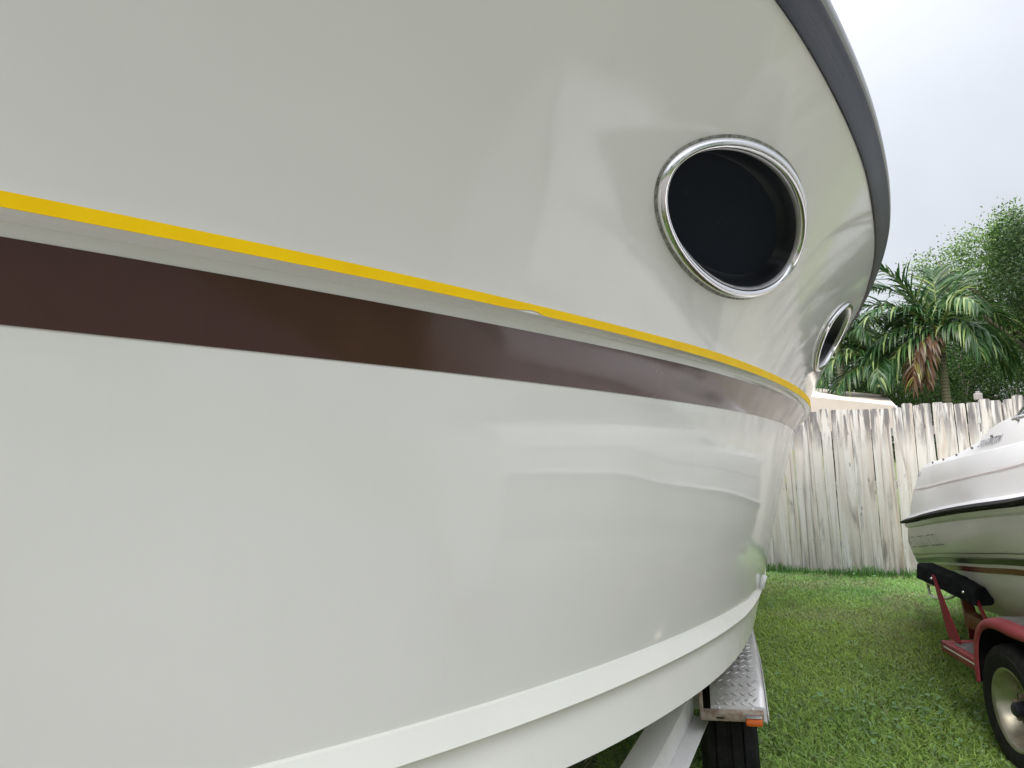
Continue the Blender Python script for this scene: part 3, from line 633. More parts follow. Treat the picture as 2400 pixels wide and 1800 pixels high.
LN = {
 'rail': [(6.86, 0, .705), (6.72, -.28, .722), (6.392, -.50, .76), (5.548, -.72, .862), (5.08, -.83, .921), (4.343, -.97, 1.013), (3.807, -1.07, 1.075), (3.236, -1.13, 1.144), (2.75, -1.19, 1.23), (2.0, -1.19, 1.25)],
 'lip': [(6.80, 0, .738), (6.64, -.28, .755), (6.30, -.505, .793), (5.53, -.72, .882), (5.103, -.82, .938), (4.363, -.96, 1.032), (3.826, -1.06, 1.093), (3.273, -1.11, 1.16), (2.75, -1.17, 1.25), (2.0, -1.17, 1.27)],
 'crease': [(6.62, 0, 1.01), (6.55, -.2, 1.018), (6.33, -.4, 1.039), (5.80, -.54, 1.083), (5.421, -.62, 1.115), (4.82, -.76, 1.168), (4.206, -.88, 1.226), (3.505, -.98, 1.301), (2.75, -1.06, 1.42), (2.0, -1.06, 1.42)],
 'shoulder': [(6.50, 0, 1.18), (6.44, -.18, 1.186), (6.261, -.35, 1.20), (5.96, -.43, 1.221), (5.661, -.5, 1.24), (5.006, -.65, 1.283), (4.365, -.78, 1.329), (3.689, -.88, 1.383), (2.75, -.98, 1.50), (2.0, -.98, 1.48)],
 'top': [(6.51, 0, 1.19), (6.46, -.17, 1.194), (6.296, -.33, 1.205), (6.04, -.40, 1.232), (5.785, -.45, 1.252), (5.196, -.57, 1.298), (4.578, -.68, 1.383), (4.116, -.75, 1.488), (2.75, -.86, 1.56), (2.0, -.86, 1.52)],
}
H00 = [(s-.02, t*.985, z-.010) for s, t, z in LN['rail']]
H01 = [(s-.03, t*.975, z-.030) for s, t, z in LN['rail']]
H0 = [(s-.045, t*.955, z-.040) for s, t, z in LN['rail']]
H1 = [(6.74, 0, .50), (6.62, -.22, .505), (6.321, -.45, .5), (5.70, -.61, .578), (5.392, -.68, .625), (4.787, -.82, .711), (4.111, -.93, .80), (3.56, -1.0, .87), (2.75, -1.06, .94), (2.0, -1.06, .96)]
H2 = [(6.72, 0, .42), (6.58, -.22, .425), (6.28, -.445, .43), (5.68, -.60, .51), (5.37, -.67, .555), (4.77, -.81, .640), (4.10, -.92, .725), (3.55, -.985, .795), (2.75, -1.04, .86), (2.0, -1.04, .88)]
H3 = [(6.60, 0, .27), (6.5, -.22, .28), (6.274, -.40, .300), (5.95, -.47, .335), (5.672, -.52, .362), (4.808, -.66, .410), (4.399, -.73, .450), (3.56, -.83, .52), (2.75, -.92, .60), (2.0, -.92, .62)]
H4 = [(6.50, 0, .24), (6.4, -.05, .235), (6.2, -.08, .23), (5.9, -.10, .225), (5.6, -.10, .22), (4.8, -.10, .215), (4.4, -.10, .21), (3.5, -.10, .21), (2.75, -.1, .22), (2.0, -.1, .24)]
def loft(name, lines, sub, m, bul=None, both=True, parent=bt2, ang=9, kink=True):
    V = []; F = []; off = 0
    for sd in ((1, -1) if both else (1,)):
        for i in range(len(lines)-1):
            a, b = spl(lines[i]), spl(lines[i+1]); k = sub[i]
            w = np.linspace(0, 1, k+1)[:, None, None]; P = a[None]*(1-w)+b[None]*w
            if bul and bul[i]: P[:, :, 1] -= bul[i]*4*(w*(1-w))[:, :, 0]*np.clip(-P[:, :, 1]/.3, 0, 1)
            P = P.copy(); P[:, :, 1] *= sd; V.append(P.reshape(-1, 3)); F += grid_faces(P.shape[1], k, off, sd < 0); off += P.shape[0]*P.shape[1]
    me = npmesh(name, np.concatenate(V), F); o = link(name, me, m, parent); auto_smooth(me, ang); return o
loft('hull', [H00, H01, H0, H1, H2, H3, H4], [1, 1, 8, 2, 6, 4], M['gel2'], [0, 0, .02, 0, .03, 0])
gunw = [(s, t*.97, z+.022) for s, t, z in LN['lip']]; g2 = [(s-.02, t*.955, z+.02) for s, t, z in LN['lip']]
cr1 = [(s, t*1.0-.006, z-.012) for s, t, z in LN['crease']]; cr2 = [(s, t, z) for s, t, z in LN['crease']]
sh1 = [(s, t-.010, z-.010) for s, t, z in LN['shoulder']]
ctrl = [(s, t*.45, z+.02+.02*(k > 5)) for k, (s, t, z) in enumerate(LN['top'])]; ctr0 = [(s-.02, 0, z+.03) for s, t, z in LN['top']]
top2 = [(s, t*.96, z+.006) for s, t, z in LN['top']]
loft('deck', [LN['lip'], gunw, g2, cr1, cr2, sh1, LN['shoulder'], LN['top'], top2, ctrl, ctr0], [1, 1, 6, 1, 6, 1, 2, 1, 2, 2], M['deck2'], [0, 0, .003, 0, .003, 0, .001, 0, 0, 0])
r1 = [(s+.012, t-.012, z-.004) for s, t, z in LN['rail']]; r2 = [(s+.010, t-.010, z+.022) for s, t, z in LN['rail']]
lipa = [(s, t+.002, z+.004) for s, t, z in LN['lip']]
loft('rub_rail', [[(s-.02, t*.98, z-.003) for s, t, z in LN['rail']], [(s+.008, t-.008, z-.004) for s, t, z in LN['rail']], [(s+.014, t-.014, z+.006) for s, t, z in LN['rail']], lipa], [1, 1, 2], M['dark_rubber'])
def band(name, la, lb, f0, f1, m, off_=.003, s_max=99, s_min=-99, parent=bt2, bulge=.0, both=True):
    a, b = spl(la, 160), spl(lb, 160); A_ = a*(1-f0)+b*f0; B_ = a*(1-f1)+b*f1
    for P, f in ((A_, f0), (B_, f1)): P[:, 1] -= off_+bulge*4*f*(1-f)*np.clip(-P[:, 1]/.3, 0, 1)
    k = (A_[:, 0] <= s_max) & (A_[:, 0] >= s_min); A_, B_ = A_[k], B_[k]
    V = np.concatenate([A_, B_]); n_ = len(A_); F = [(j, j+1, n_+j+1, n_+j) for j in range(n_-1)]
    me = npmesh(name, V, F); return link(name, me, m, parent, smooth=True)
band('upper_pinstripe', H0, H1, .86, .885, M['pin'], .0035, 6.33, bulge=.02); band('lower_pinstripe', H0, H1, .985, .998, M['pin'], .0035, 6.33, bulge=.02)
band('black_stripe', H1, H2, .02, .38, M['black'], .0035, 6.33); band('maroon_stripe', H1, H2, .60, .95, M['maroon'], .0035, 6.33)
band('coaming_pinstripe', g2, cr1, .945, .962, M['pin_red'], .003, 6.38, bulge=.003); band('dark_coaming_pinstripe', g2, cr1, .91, .922, M['pin'], .003, 5.9, bulge=.003)
# snaps along the bow coaming
def on(la, lb, f, s, off_=.002, bulge=0):
    a, b = spl(la, 400), spl(lb, 400); P = a*(1-f)+b*f; i = int(np.argmin(abs(P[:, 0]-s))); p = P[i].copy(); p[1] -= off_+bulge*4*f*(1-f); return Vector(p)
for s in (5.75, 5.35, 4.95, 4.58, 4.20, 3.86, 3.4, 2.9, 2.4):
    p = on(LN['shoulder'], LN['top'], .62 if s > 4 else .80, s, .006, .004); bm = bmesh.new(); bmesh.ops.create_uvsphere(bm, u_segments=8, v_segments=6, radius=.008)
    me = bm_mesh('snap', bm); me.transform(Matrix.Translation(p)); link('snap', me, M['pin'], bt2)
# lettering
def text(name, s_, size, m, loc, xdir, updir, parent, shear=0, sx=1):
    cu = bpy.data.curves.new(name, 'FONT'); cu.body = s_; cu.size = size; cu.shear = shear; cu.extrude = .0003; cu.space_character = 1.0
    tmp = bpy.data.objects.new('tmp', cu); COL.objects.link(tmp); bpy.context.view_layer.update()
    me = bpy.data.meshes.new_from_object(tmp.evaluated_get(bpy.context.evaluated_depsgraph_get())); bpy.data.objects.remove(tmp)
    x = xdir.normalized(); y = (updir-x*updir.dot(x)).normalized(); z = x.cross(y)
    me.transform(Matrix(((x.x*sx, y.x, z.x, loc.x), (x.y*sx, y.y, z.y, loc.y), (x.z*sx, y.z, z.z, loc.z), (0, 0, 0, 1))))
    me.materials.clear(); return link(name, me, m, parent)
p = on(LN['shoulder'], LN['top'], .05, 4.40, .006, .004); pe = on(LN['shoulder'], LN['top'], .05, 4.0, .006, .004); pu = on(LN['shoulder'], LN['top'], .9, 4.40, .006, .004)
text('model_lettering', '230 HORIZON', .062, M['letter'], p+(pu-p).normalized()*.030+Vector((0, -.004, 0)), pe-p, pu-p, bt2, .25, .95)
p = on(g2, cr1, .90, 6.24, .006, .003)
band('blue_decal', sh1, LN['crease'], .16, .46, M['blue'], .012, 6.25, 6.15)
# faded outlined lettering low on the bow (too worn to read)
ps = on(H0, H1, .30, 6.2, .004, .02); a4, b4 = spl(H0, 400), spl(H1, 400)
def hp(s, f):
    i = int(np.argmin(abs((a4*(1-f)+b4*f)[:, 0]-s))); q = a4[i]*(1-f)+b4[i]*f; q = q.copy(); q[1] -= .0045+.02*4*f*(1-f); return Vector(q)
V = []; F = []
def strip(pa, pb, w):
    d = (pb-pa).normalized(); u_ = Vector((0, 0, 1)) if abs(d.z) < .8 else Vector((1, .1, 0)).normalized(); o = len(V)
    V.extend([pa+u_*w, pb+u_*w, pb-u_*w, pa-u_*w]); F.append((o, o+1, o+2, o+3))
for k in range(9):
    s0 = 6.10-k*.145; s1 = s0-.11
    if k % 3 != 2: strip(hp(s0, .30), hp(s1, .30), .0035)
    if k % 4 != 1: strip(hp(s0-.12, .62), hp(s1-.12, .62), .0035)
    strip(hp(s0-.01, .31), hp(s0-.07, .46), .0016); strip(hp(s0-.07, .46), hp(s0-.13, .61), .0016)
    if k % 2: strip(hp(s1+.01, .31), hp(s1-.10, .61), .0014)
strip(hp(6.13, .36), hp(6.08, .56), .008)
link('faded_lettering', from_py('faded_lettering', V, F), M['faint'], bt2)
V = []; F = []; strip(hp(6.27, .38), hp(6.20, .50), .010)
link('registration_sticker', from_py('sticker', V, F), M['white_plastic'], bt2)
# bow eye and windscreen
tube('bow_eye', spline([(6.27, -.40, .34), (6.268, -.40, .26), (6.245, -.40, .225), (6.19, -.40, .213), (5.9, -.40, .262), (5.75, -.40, .32)], 30), .011, M['chrome'], bt2, 12)
WS = [(4.05, 0, 1.62), (4.03, -.35, 1.60), (4.02, -.74, 1.487), (3.7, -.80, 1.50), (3.1, -.86, 1.56), (2.6, -.88, 1.57)]
WT = [(3.55, 0, 1.98), (3.55, -.35, 1.97), (3.42, -.66, 1.90), (3.1, -.72, 1.93), (2.75, -.78, 1.90), (2.0, -.85, 1.70)]
for sd in (1, -1):
    lo = spl(WS, 60); hi = spl(WT, 60); lo[:, 1] *= sd; hi[:, 1] *= sd
    if sd == 1: ws = bpy.data.objects.new('windscreen', None); COL.objects.link(ws); ws.parent = bt2; ws.empty_display_size = .1
    me = npmesh('pane', np.concatenate([lo, hi]), [(j, j+1, 60+j+1, 60+j) for j in range(59)]); link('screen_glass', me, M['wind'], ws, smooth=True)
    tube('screen_frame', lo, .013, M['alu'], ws); tube('screen_frame', hi, .011, M['alu'], ws)
    for j in (24, 40): tube('screen_post', [lo[j], hi[j]], .010, M['alu'], ws)
# transom of the small boat
rg = [LN['top'][-1], LN['crease'][-1], LN['lip'][-1], H0[-1], H1[-1], H3[-1], H4[-1]]
rg = rg+[(s, -t, z) for s, t, z in rg[::-1]]; link('transom', from_py('transom2', rg, [tuple(range(len(rg)))]), M['gel2'], bt2)

tr2 = bpy.data.objects.new('red_boat_trailer', None); COL.objects.link(tr2); tr2.matrix_world = M2; tr2.empty_display_size = .1
tag(tr2, 'red boat trailer with cream spoked wheels and a black carpet guide bunk', 'trailer')
tr2['label'] = 'red steel boat trailer with cream wheel and black carpeted bunk under the small boat'
def b2(name, boxes, m, bev=.003, parent=tr2, **k):
    bm = bmesh.new()
    for q in boxes: box(bm, *q, bev)
    me = bm_mesh(name, bm); o = link(name, me, m, parent, **k); auto_smooth(me, 30); return o
TO = -1.115
b2('step_frame', [(3.72, 4.235, TO, TO+.035, .318, .371), (4.200, 4.235, TO+.036, -.55, .325, .369)], M['red_fade'])
b2('step_stripe', [(3.80, 4.20, TO-.002, TO+.004, .345, .351)], M['white_plastic'], 0)
b2('step_tread', [(3.70, 4.19, TO+.037, -.74, .352, .366)], M['mat_grey'])
b2('main_rail', [(1.8, 4.9, -.72, -.65, .29, .37)], M['red_metal']); b2('main_rail', [(1.8, 4.9, .65, .72, .29, .37)], M['red_metal'])
for s in (4.35, 3.0, 2.0): b2('cross_member', [(s, s+.06, -.645, .645, .17, .21)], M['red_metal'])
for sd in (1, -1):
    bm = bmesh.new(); box(bm, 0, 1.75, -.035, .035, .22, .29, .004); me = bm_mesh('tongue', bm)
    an = math.atan2(.66, 1.75); me.transform(Matrix.Translation((4.85, .685*sd, 0)) @ Matrix.Rotation(-sd*an, 4, 'Z')); link('tongue_beam', me, M['red_metal'], tr2)
# tapered posts carrying the carpeted bunk
def post(p_top, p_lo1, p_lo2, th):
    V = [p_top+Vector((.012, 0, 0)), p_top-Vector((.012, 0, 0)), p_lo2, p_lo1]; n_ = Vector((0, 1, 0))
    V = [v-n_*th for v in V]+[v+n_*th for v in V]; F = [(0, 1, 2, 3), (7, 6, 5, 4), (0, 4, 5, 1), (1, 5, 6, 2), (2, 6, 7, 3), (3, 7, 4, 0)]
    return from_py('post', V, F)
pA = post(Vector((4.67, -.955, .63)), Vector((4.285, -1.05, .368)), Vector((4.15, -1.05, .368)), .004)
link('guide_post', pA, M['red_metal'], tr2)
pB = post(Vector((4.30, -.915, .63)), Vector((4.05, -.955, .45)), Vector((4.0, -.955, .45)), .004)
link('guide_post', pB, M['red_metal'], tr2)
b2('post_foot', [(3.90, 4.10, -.98, -.72, .367, .46)], M['red_metal'])
b2('far_bracket', [(4.30, 4.36, -.70, -.60, .371, .41)], M['red_fade'])
bu = []
for i, f in enumerate(np.linspace(0, 1, 24)):
    s = 4.90+(4.20-4.90)*f; t = -.915+.02*f; z = .622-.03*f; w = .045+.0012*math.sin(f*21); h = .045+.0014*math.sin(f*33+1)
    if f in (0., 1.): w *= .985; h *= .985
    ring_ = []
    for k in range(16):
        a = 2*math.pi*(k+.5)/16; ca, sa = math.cos(a), math.sin(a); ring_.append((s, t+w*math.copysign(abs(ca)**.22, ca)+.012*sa, z+h*math.copysign(abs(sa)**.22, sa)))
    bu.append(ring_)
V = [p for r_ in bu for p in r_]; F = [(i*16+k, i*16+(k+1) % 16, (i+1)*16+(k+1) % 16, (i+1)*16+k) for i in range(23) for k in range(16)]+[tuple(range(16)), tuple(range(23*16, 24*16))[::-1]]
me = from_py('bunk', V, F); bk = link('carpeted_bunk', me, M['carpet'], tr2); auto_smooth(me, 40)
for s, z, t in ((4.66, .612, -.967), (4.29, .60, -.955)):
    me = lathe('bb', [(0, .009), (.006, .009), (.010, .005), (.012, .0005)], 10); me.transform(Matrix.Translation((s, t, z)) @ Matrix.Rotation(-math.pi/2, 4, 'Z')); link('bunk_bolt', me, M['chrome'], tr2, smooth=True)
# fender over the wheel: arch with rolled red edge and dark top
WC2 = Vector((3.548, -1.10, .271)); fc = 3.505
an = np.linspace(0, 1, 40); FP = []
pf = spline([(3.775, 0, .300), (3.772, 0, .40), (3.755, 0, .49), (3.71, 0, .565), (3.62, 0, .615), (3.50, 0, .630), (3.30, 0, .632), (3.10, 0, .615), (2.99, 0, .565), (2.93, 0, .47), (2.92, 0, .32)], 60)
ct_ = np.array([3.40, 0, .36])
def arch(name, rows_, m, par=tr2):
    P = []
    for (t, inset) in rows_:
        d = pf-ct_; ln = np.linalg.norm(d, axis=1)[:, None]; q = pf-d/ln*inset; q = q.copy(); q[:, 1] = t; P.append(q)
    P = np.stack(P); me = npmesh(name, P.reshape(-1, 3), grid_faces(60, len(rows_)-1, 0)); o = link(name, me, m, par); auto_smooth(me, 45); return o
arch('fender', [(-1.155, .052), (-1.163, .046), (-1.165, .036), (-1.163, .022), (-1.154, .010), (-1.138, .003), (-1.118, 0)], M['red_fade'])
arch('fender_top', [(-1.118, 0), (-1.10, -.003), (-.86, -.003), (-.86, .03)], M['mat_grey'])
arch('fender_inside', [(-1.153, .050), (-1.13, .012), (-.87, .012), (-.87, .05)], M['dark_rubber'])
TI2 = Matrix.Identity(4)
wheel('wheel', Vector((3.49, -1.075, .264)), .264, .150, .160, Vector((0, -1, 0)), tr2, TI2, M['cream_steel'])
wheel('wheel', Vector((3.505, 1.085, .271)), .271, .150, .166, Vector((0, 1, 0)), tr2, TI2, M['cream_steel'], False)
b2('axle', [(3.52, 3.58, -1.0, 1.0, .24, .30)], M['red_metal'])
# ------------------------------------------------------------ fence
wood = mat('weathered_wood', (.45, .42, .38), .85, spec=.2); n = N(wood)
oi = n.n('ShaderNodeObjectInfo'); cm = n.n('ShaderNodeTexCoord'); ad = n.n('ShaderNodeVectorMath', operation='MULTIPLY_ADD')
ad.inputs[1].default_value = (1, 1, 1); cb = n.n('ShaderNodeCombineXYZ'); rs = n.math('MULTIPLY', oi.outputs['Random'], 57.0)
n.l(rs, cb.inputs[0]); n.l(rs, cb.inputs[2]); n.l(cm.outputs['Object'], ad.inputs[0]); n.l(cb.outputs[0], ad.inputs[2])
def mp(sc, dist=None):
    m_ = n.n('ShaderNodeMapping'); m_.inputs['Scale'].default_value = sc; n.l(ad.outputs[0], m_.inputs[0]); return m_.outputs[0]
grain = n.noise(mp((38, 38, 1.4)), 1.6, 6, .7, .5); bandn = n.noise(mp((9, 9, .55)), 1.3, 3, .5, .8); blot = n.noise(mp((11, 11, 1.5)), .9, 5, .62, .5)
c_ = n.mix(n.rng(bandn, .36, .64, 0, 1), (.62, .56, .52), (.78, .76, .765))
c_ = n.mix(n.rng(oi.outputs['Random'], 0, 1, 0, .4), c_, (.66, .61, .56))
c_ = n.mix(n.rng(grain, .54, .74, 0, .4), c_, (.28, .25, .23))
c_ = n.mix(n.rng(blot, .55, .70, 0, .72), c_, (.17, .16, .165))
stk = n.noise(mp((26, 26, .45)), 1.0, 4, .6, .4); c_ = n.mix(n.rng(stk, .58, .68, 0, .7), c_, (.21, .20, .20))
orn = n.noise(mp((12, 12, .8)), .9, 3, .6, .5); c_ = n.mix(n.rng(orn, .58, .72, 0, .6), c_, (.46, .31, .21))
# mildew at the head of the boards
sx = n.n('ShaderNodeSeparateXYZ'); n.l(cm.outputs['Object'], sx.inputs[0]); topn = n.noise(mp((16, 16, 1.6)), 1.0, 4, .6, .3)
hd = n.math('MULTIPLY', n.rng(sx.outputs['Z'], 1.36, 1.80, 0, 1), n.rng(topn, .44, .54, 0, 1)); c_ = n.mix(n.rng(hd, 0, .7, 0, .85), c_, (.15, .14, .15))
bt_ = n.math('MULTIPLY', n.rng(sx.outputs['Z'], .45, .05, 0, 1), n.rng(topn, .5, .62, 0, 1)); c_ = n.mix(n.rng(bt_, 0, 1, 0, .6), c_, (.17, .16, .15))
# knots
vo = n.n('ShaderNodeTexVoronoi', Scale=1.0); n.l(mp((9, .01, 3.4)), vo.inputs['Vector']); vd = vo.outputs['Distance']
kn = n.rng(vd, .04, .12, 1, 0); c_ = n.mix(n.rng(kn, 0, 1, 0, .6), c_, (.12, .10, .09))
n.base(c_); hh = n.math('ADD', grain, n.math('MULTIPLY', kn, -.4)); n.bump(hh, .55, .006)
fence = empty('wood_fence', (float(FA[0]), float(FA[1]), 0), math.atan2(FD[1], FD[0]), label='weathered whitewashed board fence with dog-ear tops along the back of the yard', cat='fence')
def board_mesh(seed):
    r_ = random.Random(seed); w = .0500; t = .009; h = 1.83; ns = 9; bm = bmesh.new(); rows_ = []
    bw = [r_.uniform(-.004, .004) for _ in range(ns+1)]; cup = r_.uniform(-.003, .003)
    zz = [0]+[h*(k/ns) for k in range(1, ns)]+[h-.013, h]
    for k, z in enumerate(zz):
        ins = .011 if k == len(zz)-1 else 0; o = bw[min(k, ns)]*.6; jl = r_.uniform(-.0018, .0018); jr = r_.uniform(-.0018, .0018)
        rows_.append([bm.verts.new((x, y, z)) for x, y in ((-w+ins+jl, -t+o), (0, -t+o+cup), (w-ins+jr, -t+o), (w-ins+jr, t+o), (0, t+o+cup), (-w+ins+jl, t+o))])
    for a, b in zip(rows_[:-1], rows_[1:]):
        for j in range(6): bm.faces.new((a[j], a[(j+1) % 6], b[(j+1) % 6], b[j]))
    bm.faces.new(rows_[0][::-1]); bm.faces.new(rows_[-1])
    bmesh.ops.bevel(bm, geom=[e for e in bm.edges if abs(e.verts[0].co.z-e.verts[1].co.z) > .02 and abs(e.verts[0].co.x) > .02], offset=.003, segments=1, affect='EDGES')
    me = bm_mesh('board', bm); me.materials.append(wood); return me
bms = [board_mesh(k) for k in range(6)]
rb = random.Random(5); x = -2.6
nail_bm = bmesh.new(); 
while x < 7.2:
    o = bpy.data.objects.new('board', bms[rb.randrange(6)]); COL.objects.link(o); o.parent = fence
    wsc = rb.choice([1, 1, 1, .98, 1.02, .92])
    o.location = (x, rb.uniform(-.006, .006)+(.008 if rb.random() < .3 else 0), rb.uniform(-.05, -.02)); o.scale = (wsc*(1 if rb.random() < .5 else -1), 1, 1+rb.uniform(-.006, .012)); o.rotation_euler = (rb.uniform(-.004, .004), rb.uniform(-.010, .010), rb.uniform(-.03, .03))
    for z in (.32, .95, 1.52):
        for dx_ in (-.026, .026): bmesh.ops.create_cone(nail_bm, cap_ends=True, segments=6, radius1=.0032, radius2=.0024, depth=.004, matrix=Matrix.Translation((x+dx_+rb.uniform(-.008, .008), (-.012 if FN@np.array([-FD[1], FD[0]]) < 0 else .012)-0, z+rb.uniform(-.045, .045))) @ Matrix.Rotation(math.pi/2, 4, 'X'))
    x += .1005*wsc+rb.uniform(.001, .005)
link('nail_heads', bm_mesh('nails', nail_bm), M['rust_dark'], fence, kind='stuff')
sgn = 1 if FN@np.array([-FD[1], FD[0]]) < 0 else -1        # +1: back of the fence is local +y
for z in (.32, .95, 1.52):
    bm = bmesh.new(); box(bm, -2.6, 7.2, sgn*.016, sgn*.054, z-.045, z+.045, .003); link('fence_rail', bm_mesh('rail', bm), wood, fence)
for x in np.arange(-2.5, 7.3, 2.4):
    bm = bmesh.new(); box(bm, x-.045, x+.045, sgn*.056, sgn*.145, 0, 1.76, .004); link('fence_post', bm_mesh('post', bm), wood, fence)

# ------------------------------------------------------------ beyond the fence
def at(px, py, D):       # a point at forward distance D seen at photo pixel, fixed once as a plain world position
    d = fw*1733+RT*(px-1200)-UP*(py-900); k = D/d.y; return Vector((0, 0, EYE))+d*k
cream = mat('cream_canvas', (.78, .70, .62), .8); n = N(cream); v = n.coord('Object'); g = n.noise(v, 3, 5, .6); n.base(n.mix(n.rng(g, .35, .65, 0, 1), (.60, .53, .46), (.66, .59, .52))); n.bump(n.noise(v, 200, 2), .2, .002)
shd = empty('canopy', (3.9, 10.2, 0), label='cream canvas canopy sloping just behind the fence top', cat='canopy')
a, b = at(1870, 926, 9.7), at(2100, 951, 9.5); a2_, b2_ = a+Vector((1.0, 2.2, .28)), b+Vector((1.0, 2.2, .28))
sg = shd.location
P = []; nn = 14
for i in range(nn+1):
    for j in range(nn+1):
        u_, w_ = i/nn, j/nn; p = (a*(1-u_)+b*u_)*(1-w_)+(a2_*(1-u_)+b2_*u_)*w_; p.z -= .05*4*u_*(1-u_)*w_*(1-w_)*2; P.append(p-sg)
link('canvas', npmesh('canvas', P, [(i*(nn+1)+j, i*(nn+1)+j+1, (i+1)*(nn+1)+j+1, (i+1)*(nn+1)+j) for i in range(nn) for j in range(nn)]), cream, shd, smooth=True)
val = [a-sg, b-sg, b-sg-Vector((0, 0, .35)), a-sg-Vector((0, 0, .55))]; link('valance', from_py('valance', val, [(0, 1, 2, 3)]), cream, shd)
for p in (a, b, a2_, b2_): tube('canopy_pole', [(p-sg)-Vector((0, 0, p.z)), p-sg], .02, M['alu'], shd)
leafm = {}
def leaf_mat(name, tint, rough=.45, tr=.35):
    m = mat(name, tint, rough, spec=.4); n = N(m); at_ = n.n('ShaderNodeAttribute', attribute_name='col'); n.base(at_.outputs['Color'])
    t_ = m.node_tree.nodes.new('ShaderNodeBsdfTranslucent'); s_ = m.node_tree.nodes.new('ShaderNodeMixShader'); s_.inputs[0].default_value = tr
    m.node_tree.links.new(at_.outputs['Color'], t_.inputs['Color']); m.node_tree.links.new(n.b.outputs[0], s_.inputs[1]); m.node_tree.links.new(t_.outputs[0], s_.inputs[2])
    m.node_tree.links.new(s_.outputs[0], m.node_tree.nodes['Material Output'].inputs[0]); return m
LEAF = leaf_mat('leaf', (.06, .12, .03)); FROND = leaf_mat('frond', (.05, .1, .03), .35, .25)
bark = mat('bark', (.16, .13, .10), .9); n = N(bark); v = n.coord('Object', (14, 14, 3)); g = n.noise(v, 2, 6, .7); n.base(n.mix(n.rng(g, .35, .65, 0, 1), (.09, .075, .06), (.24, .21, .17))); n.bump(g, .8, .02)
pbark = mat('palm_bark', (.2, .2, .13), .8); n = N(pbark); v = n.coord('Object', (1, 1, 1)); w_ = n.n('ShaderNodeTexWave', Scale=6.5, Distortion=1.5, Detail=2.0); w_.bands_direction = 'Z'; n.l(v, w_.inputs['Vector'])
n.base(n.mix(n.rng(w_.outputs['Fac'], .6, .95, 0, 1), (.20, .19, .12), (.11, .10, .075))); n.bump(w_.outputs['Fac'], .4, .01)
def leaves(centres, radii, count, size, cols, r_, squash=1., droop=.3, shell=.55):
    """clumped leaves: count leaves shared among blobs by volume; several small sprays per blob"""
    C_ = np.array(centres, float); Rr = np.array(radii, float); pr = Rr**2.2; pr /= pr.sum()
    nspray = count//14; bi = r_.choice(len(C_), nspray, p=pr)
    d = r_.normal(size=(nspray, 3)); d /= np.linalg.norm(d, axis=1)[:, None]; rad = (shell+(1-shell)*r_.random(nspray))**.7*r_.uniform(.75, 1.12, nspray)
    sc = C_[bi]+d*(rad*Rr[bi])[:, None]*np.array([1, 1, squash])
    spray_col = r_.random(nspray)
    idx = np.repeat(np.arange(nspray), 14); m = len(idx)
    dirs = d[idx]*.7+np.array([0, 0, .25]); 
    base_ = sc[idx]+r_.normal(0, 1, (m, 3))*(size*1.5)
    ax = r_.normal(size=(m, 3))+dirs; ax[:, 2] -= droop; ax /= np.linalg.norm(ax, axis=1)[:, None]
    sd_ = np.cross(ax, r_.normal(size=(m, 3))); sd_ /= np.linalg.norm(sd_, axis=1)[:, None]
    s_ = size*r_.uniform(.6, 1.35, m)[:, None]; nrm = np.cross(ax, sd_)
    V = np.stack([base_, base_+ax*s_*.5+sd_*s_*.20+nrm*s_*.05, base_+ax*s_, base_+ax*s_*.5-sd_*s_*.20+nrm*s_*.05], 1).reshape(-1, 3)
    b_ = np.arange(m)*4; F = np.stack([b_, b_+1, b_+2, b_+3], 1)
    c0, c1, c2 = [np.array(c) for c in cols]; k = spray_col[idx][:, None]; col = np.where(k < .5, c0+(c1-c0)*k*2, c1+(c2-c1)*(k-.5)*2)*r_.uniform(.75, 1.25, (m, 1))
    return V, F, np.repeat(col, 4, 0)
def branchy(root, tips, r0_, r_, n_=6):
    V = []; F = []; off = 0
    for tp in tips:
        root_, tp_ = np.array(root, float), np.array(tp, float); mid = (root_*.5+tp_*.5)+r_.normal(0, .12, 3); mid[2] += .15
        u_ = np.linspace(0, 1, 9)[:, None]; P = root_*(1-u_)**2+2*mid*u_*(1-u_)+tp_*u_**2; P += r_.normal(0, .015, P.shape)*u_
        v_, f_ = tube_np(P, np.linspace(r0_, .008, 9), n_); V.append(v_); F += [tuple(i+off for i in f) for f in f_]; off += len(v_)
    return np.concatenate(V), F
def broadleaf(name, pos, trunk_h, blobs, count, size, cols, label, cat='tree', tr=.07, seed=1, group=None, squash=.9, droop=.3, shell=.5):
    r_ = np.random.default_rng(seed); o = empty(name, pos, label=label, cat=cat, group=group)
    V, F, c = leaves([b[:3] for b in blobs], [b[3] for b in blobs], count, size, cols, r_, squash, droop, shell)
    tips = [b[:3] for b in blobs]+[(np.array(b[:3])+r_.normal(0, .5, 3)*b[3]) for b in blobs for _ in range(2)]
    tv, tf_ = tube_np(np.stack([np.linspace(0, 0, 6)+.03*np.sin(np.arange(6)*1.3), np.zeros(6), np.linspace(0, trunk_h, 6)], 1), np.linspace(tr*1.25, tr*.8, 6), 10)
    link('trunk', from_py('trunk', tv, tf_), bark, o, smooth=True)
    bv, bf = branchy((.03*math.sin(5*1.3), 0, trunk_h-.02), tips, tr*.6, r_); link('limbs', from_py('limbs', bv, bf), bark, o, smooth=True)
    link('crown', npmesh('crown', V, F, c), LEAF, o); return o
def rel(px, py, D, base): p = at(px, py, D); return (p.x-base[0], p.y-base[1], p.z)
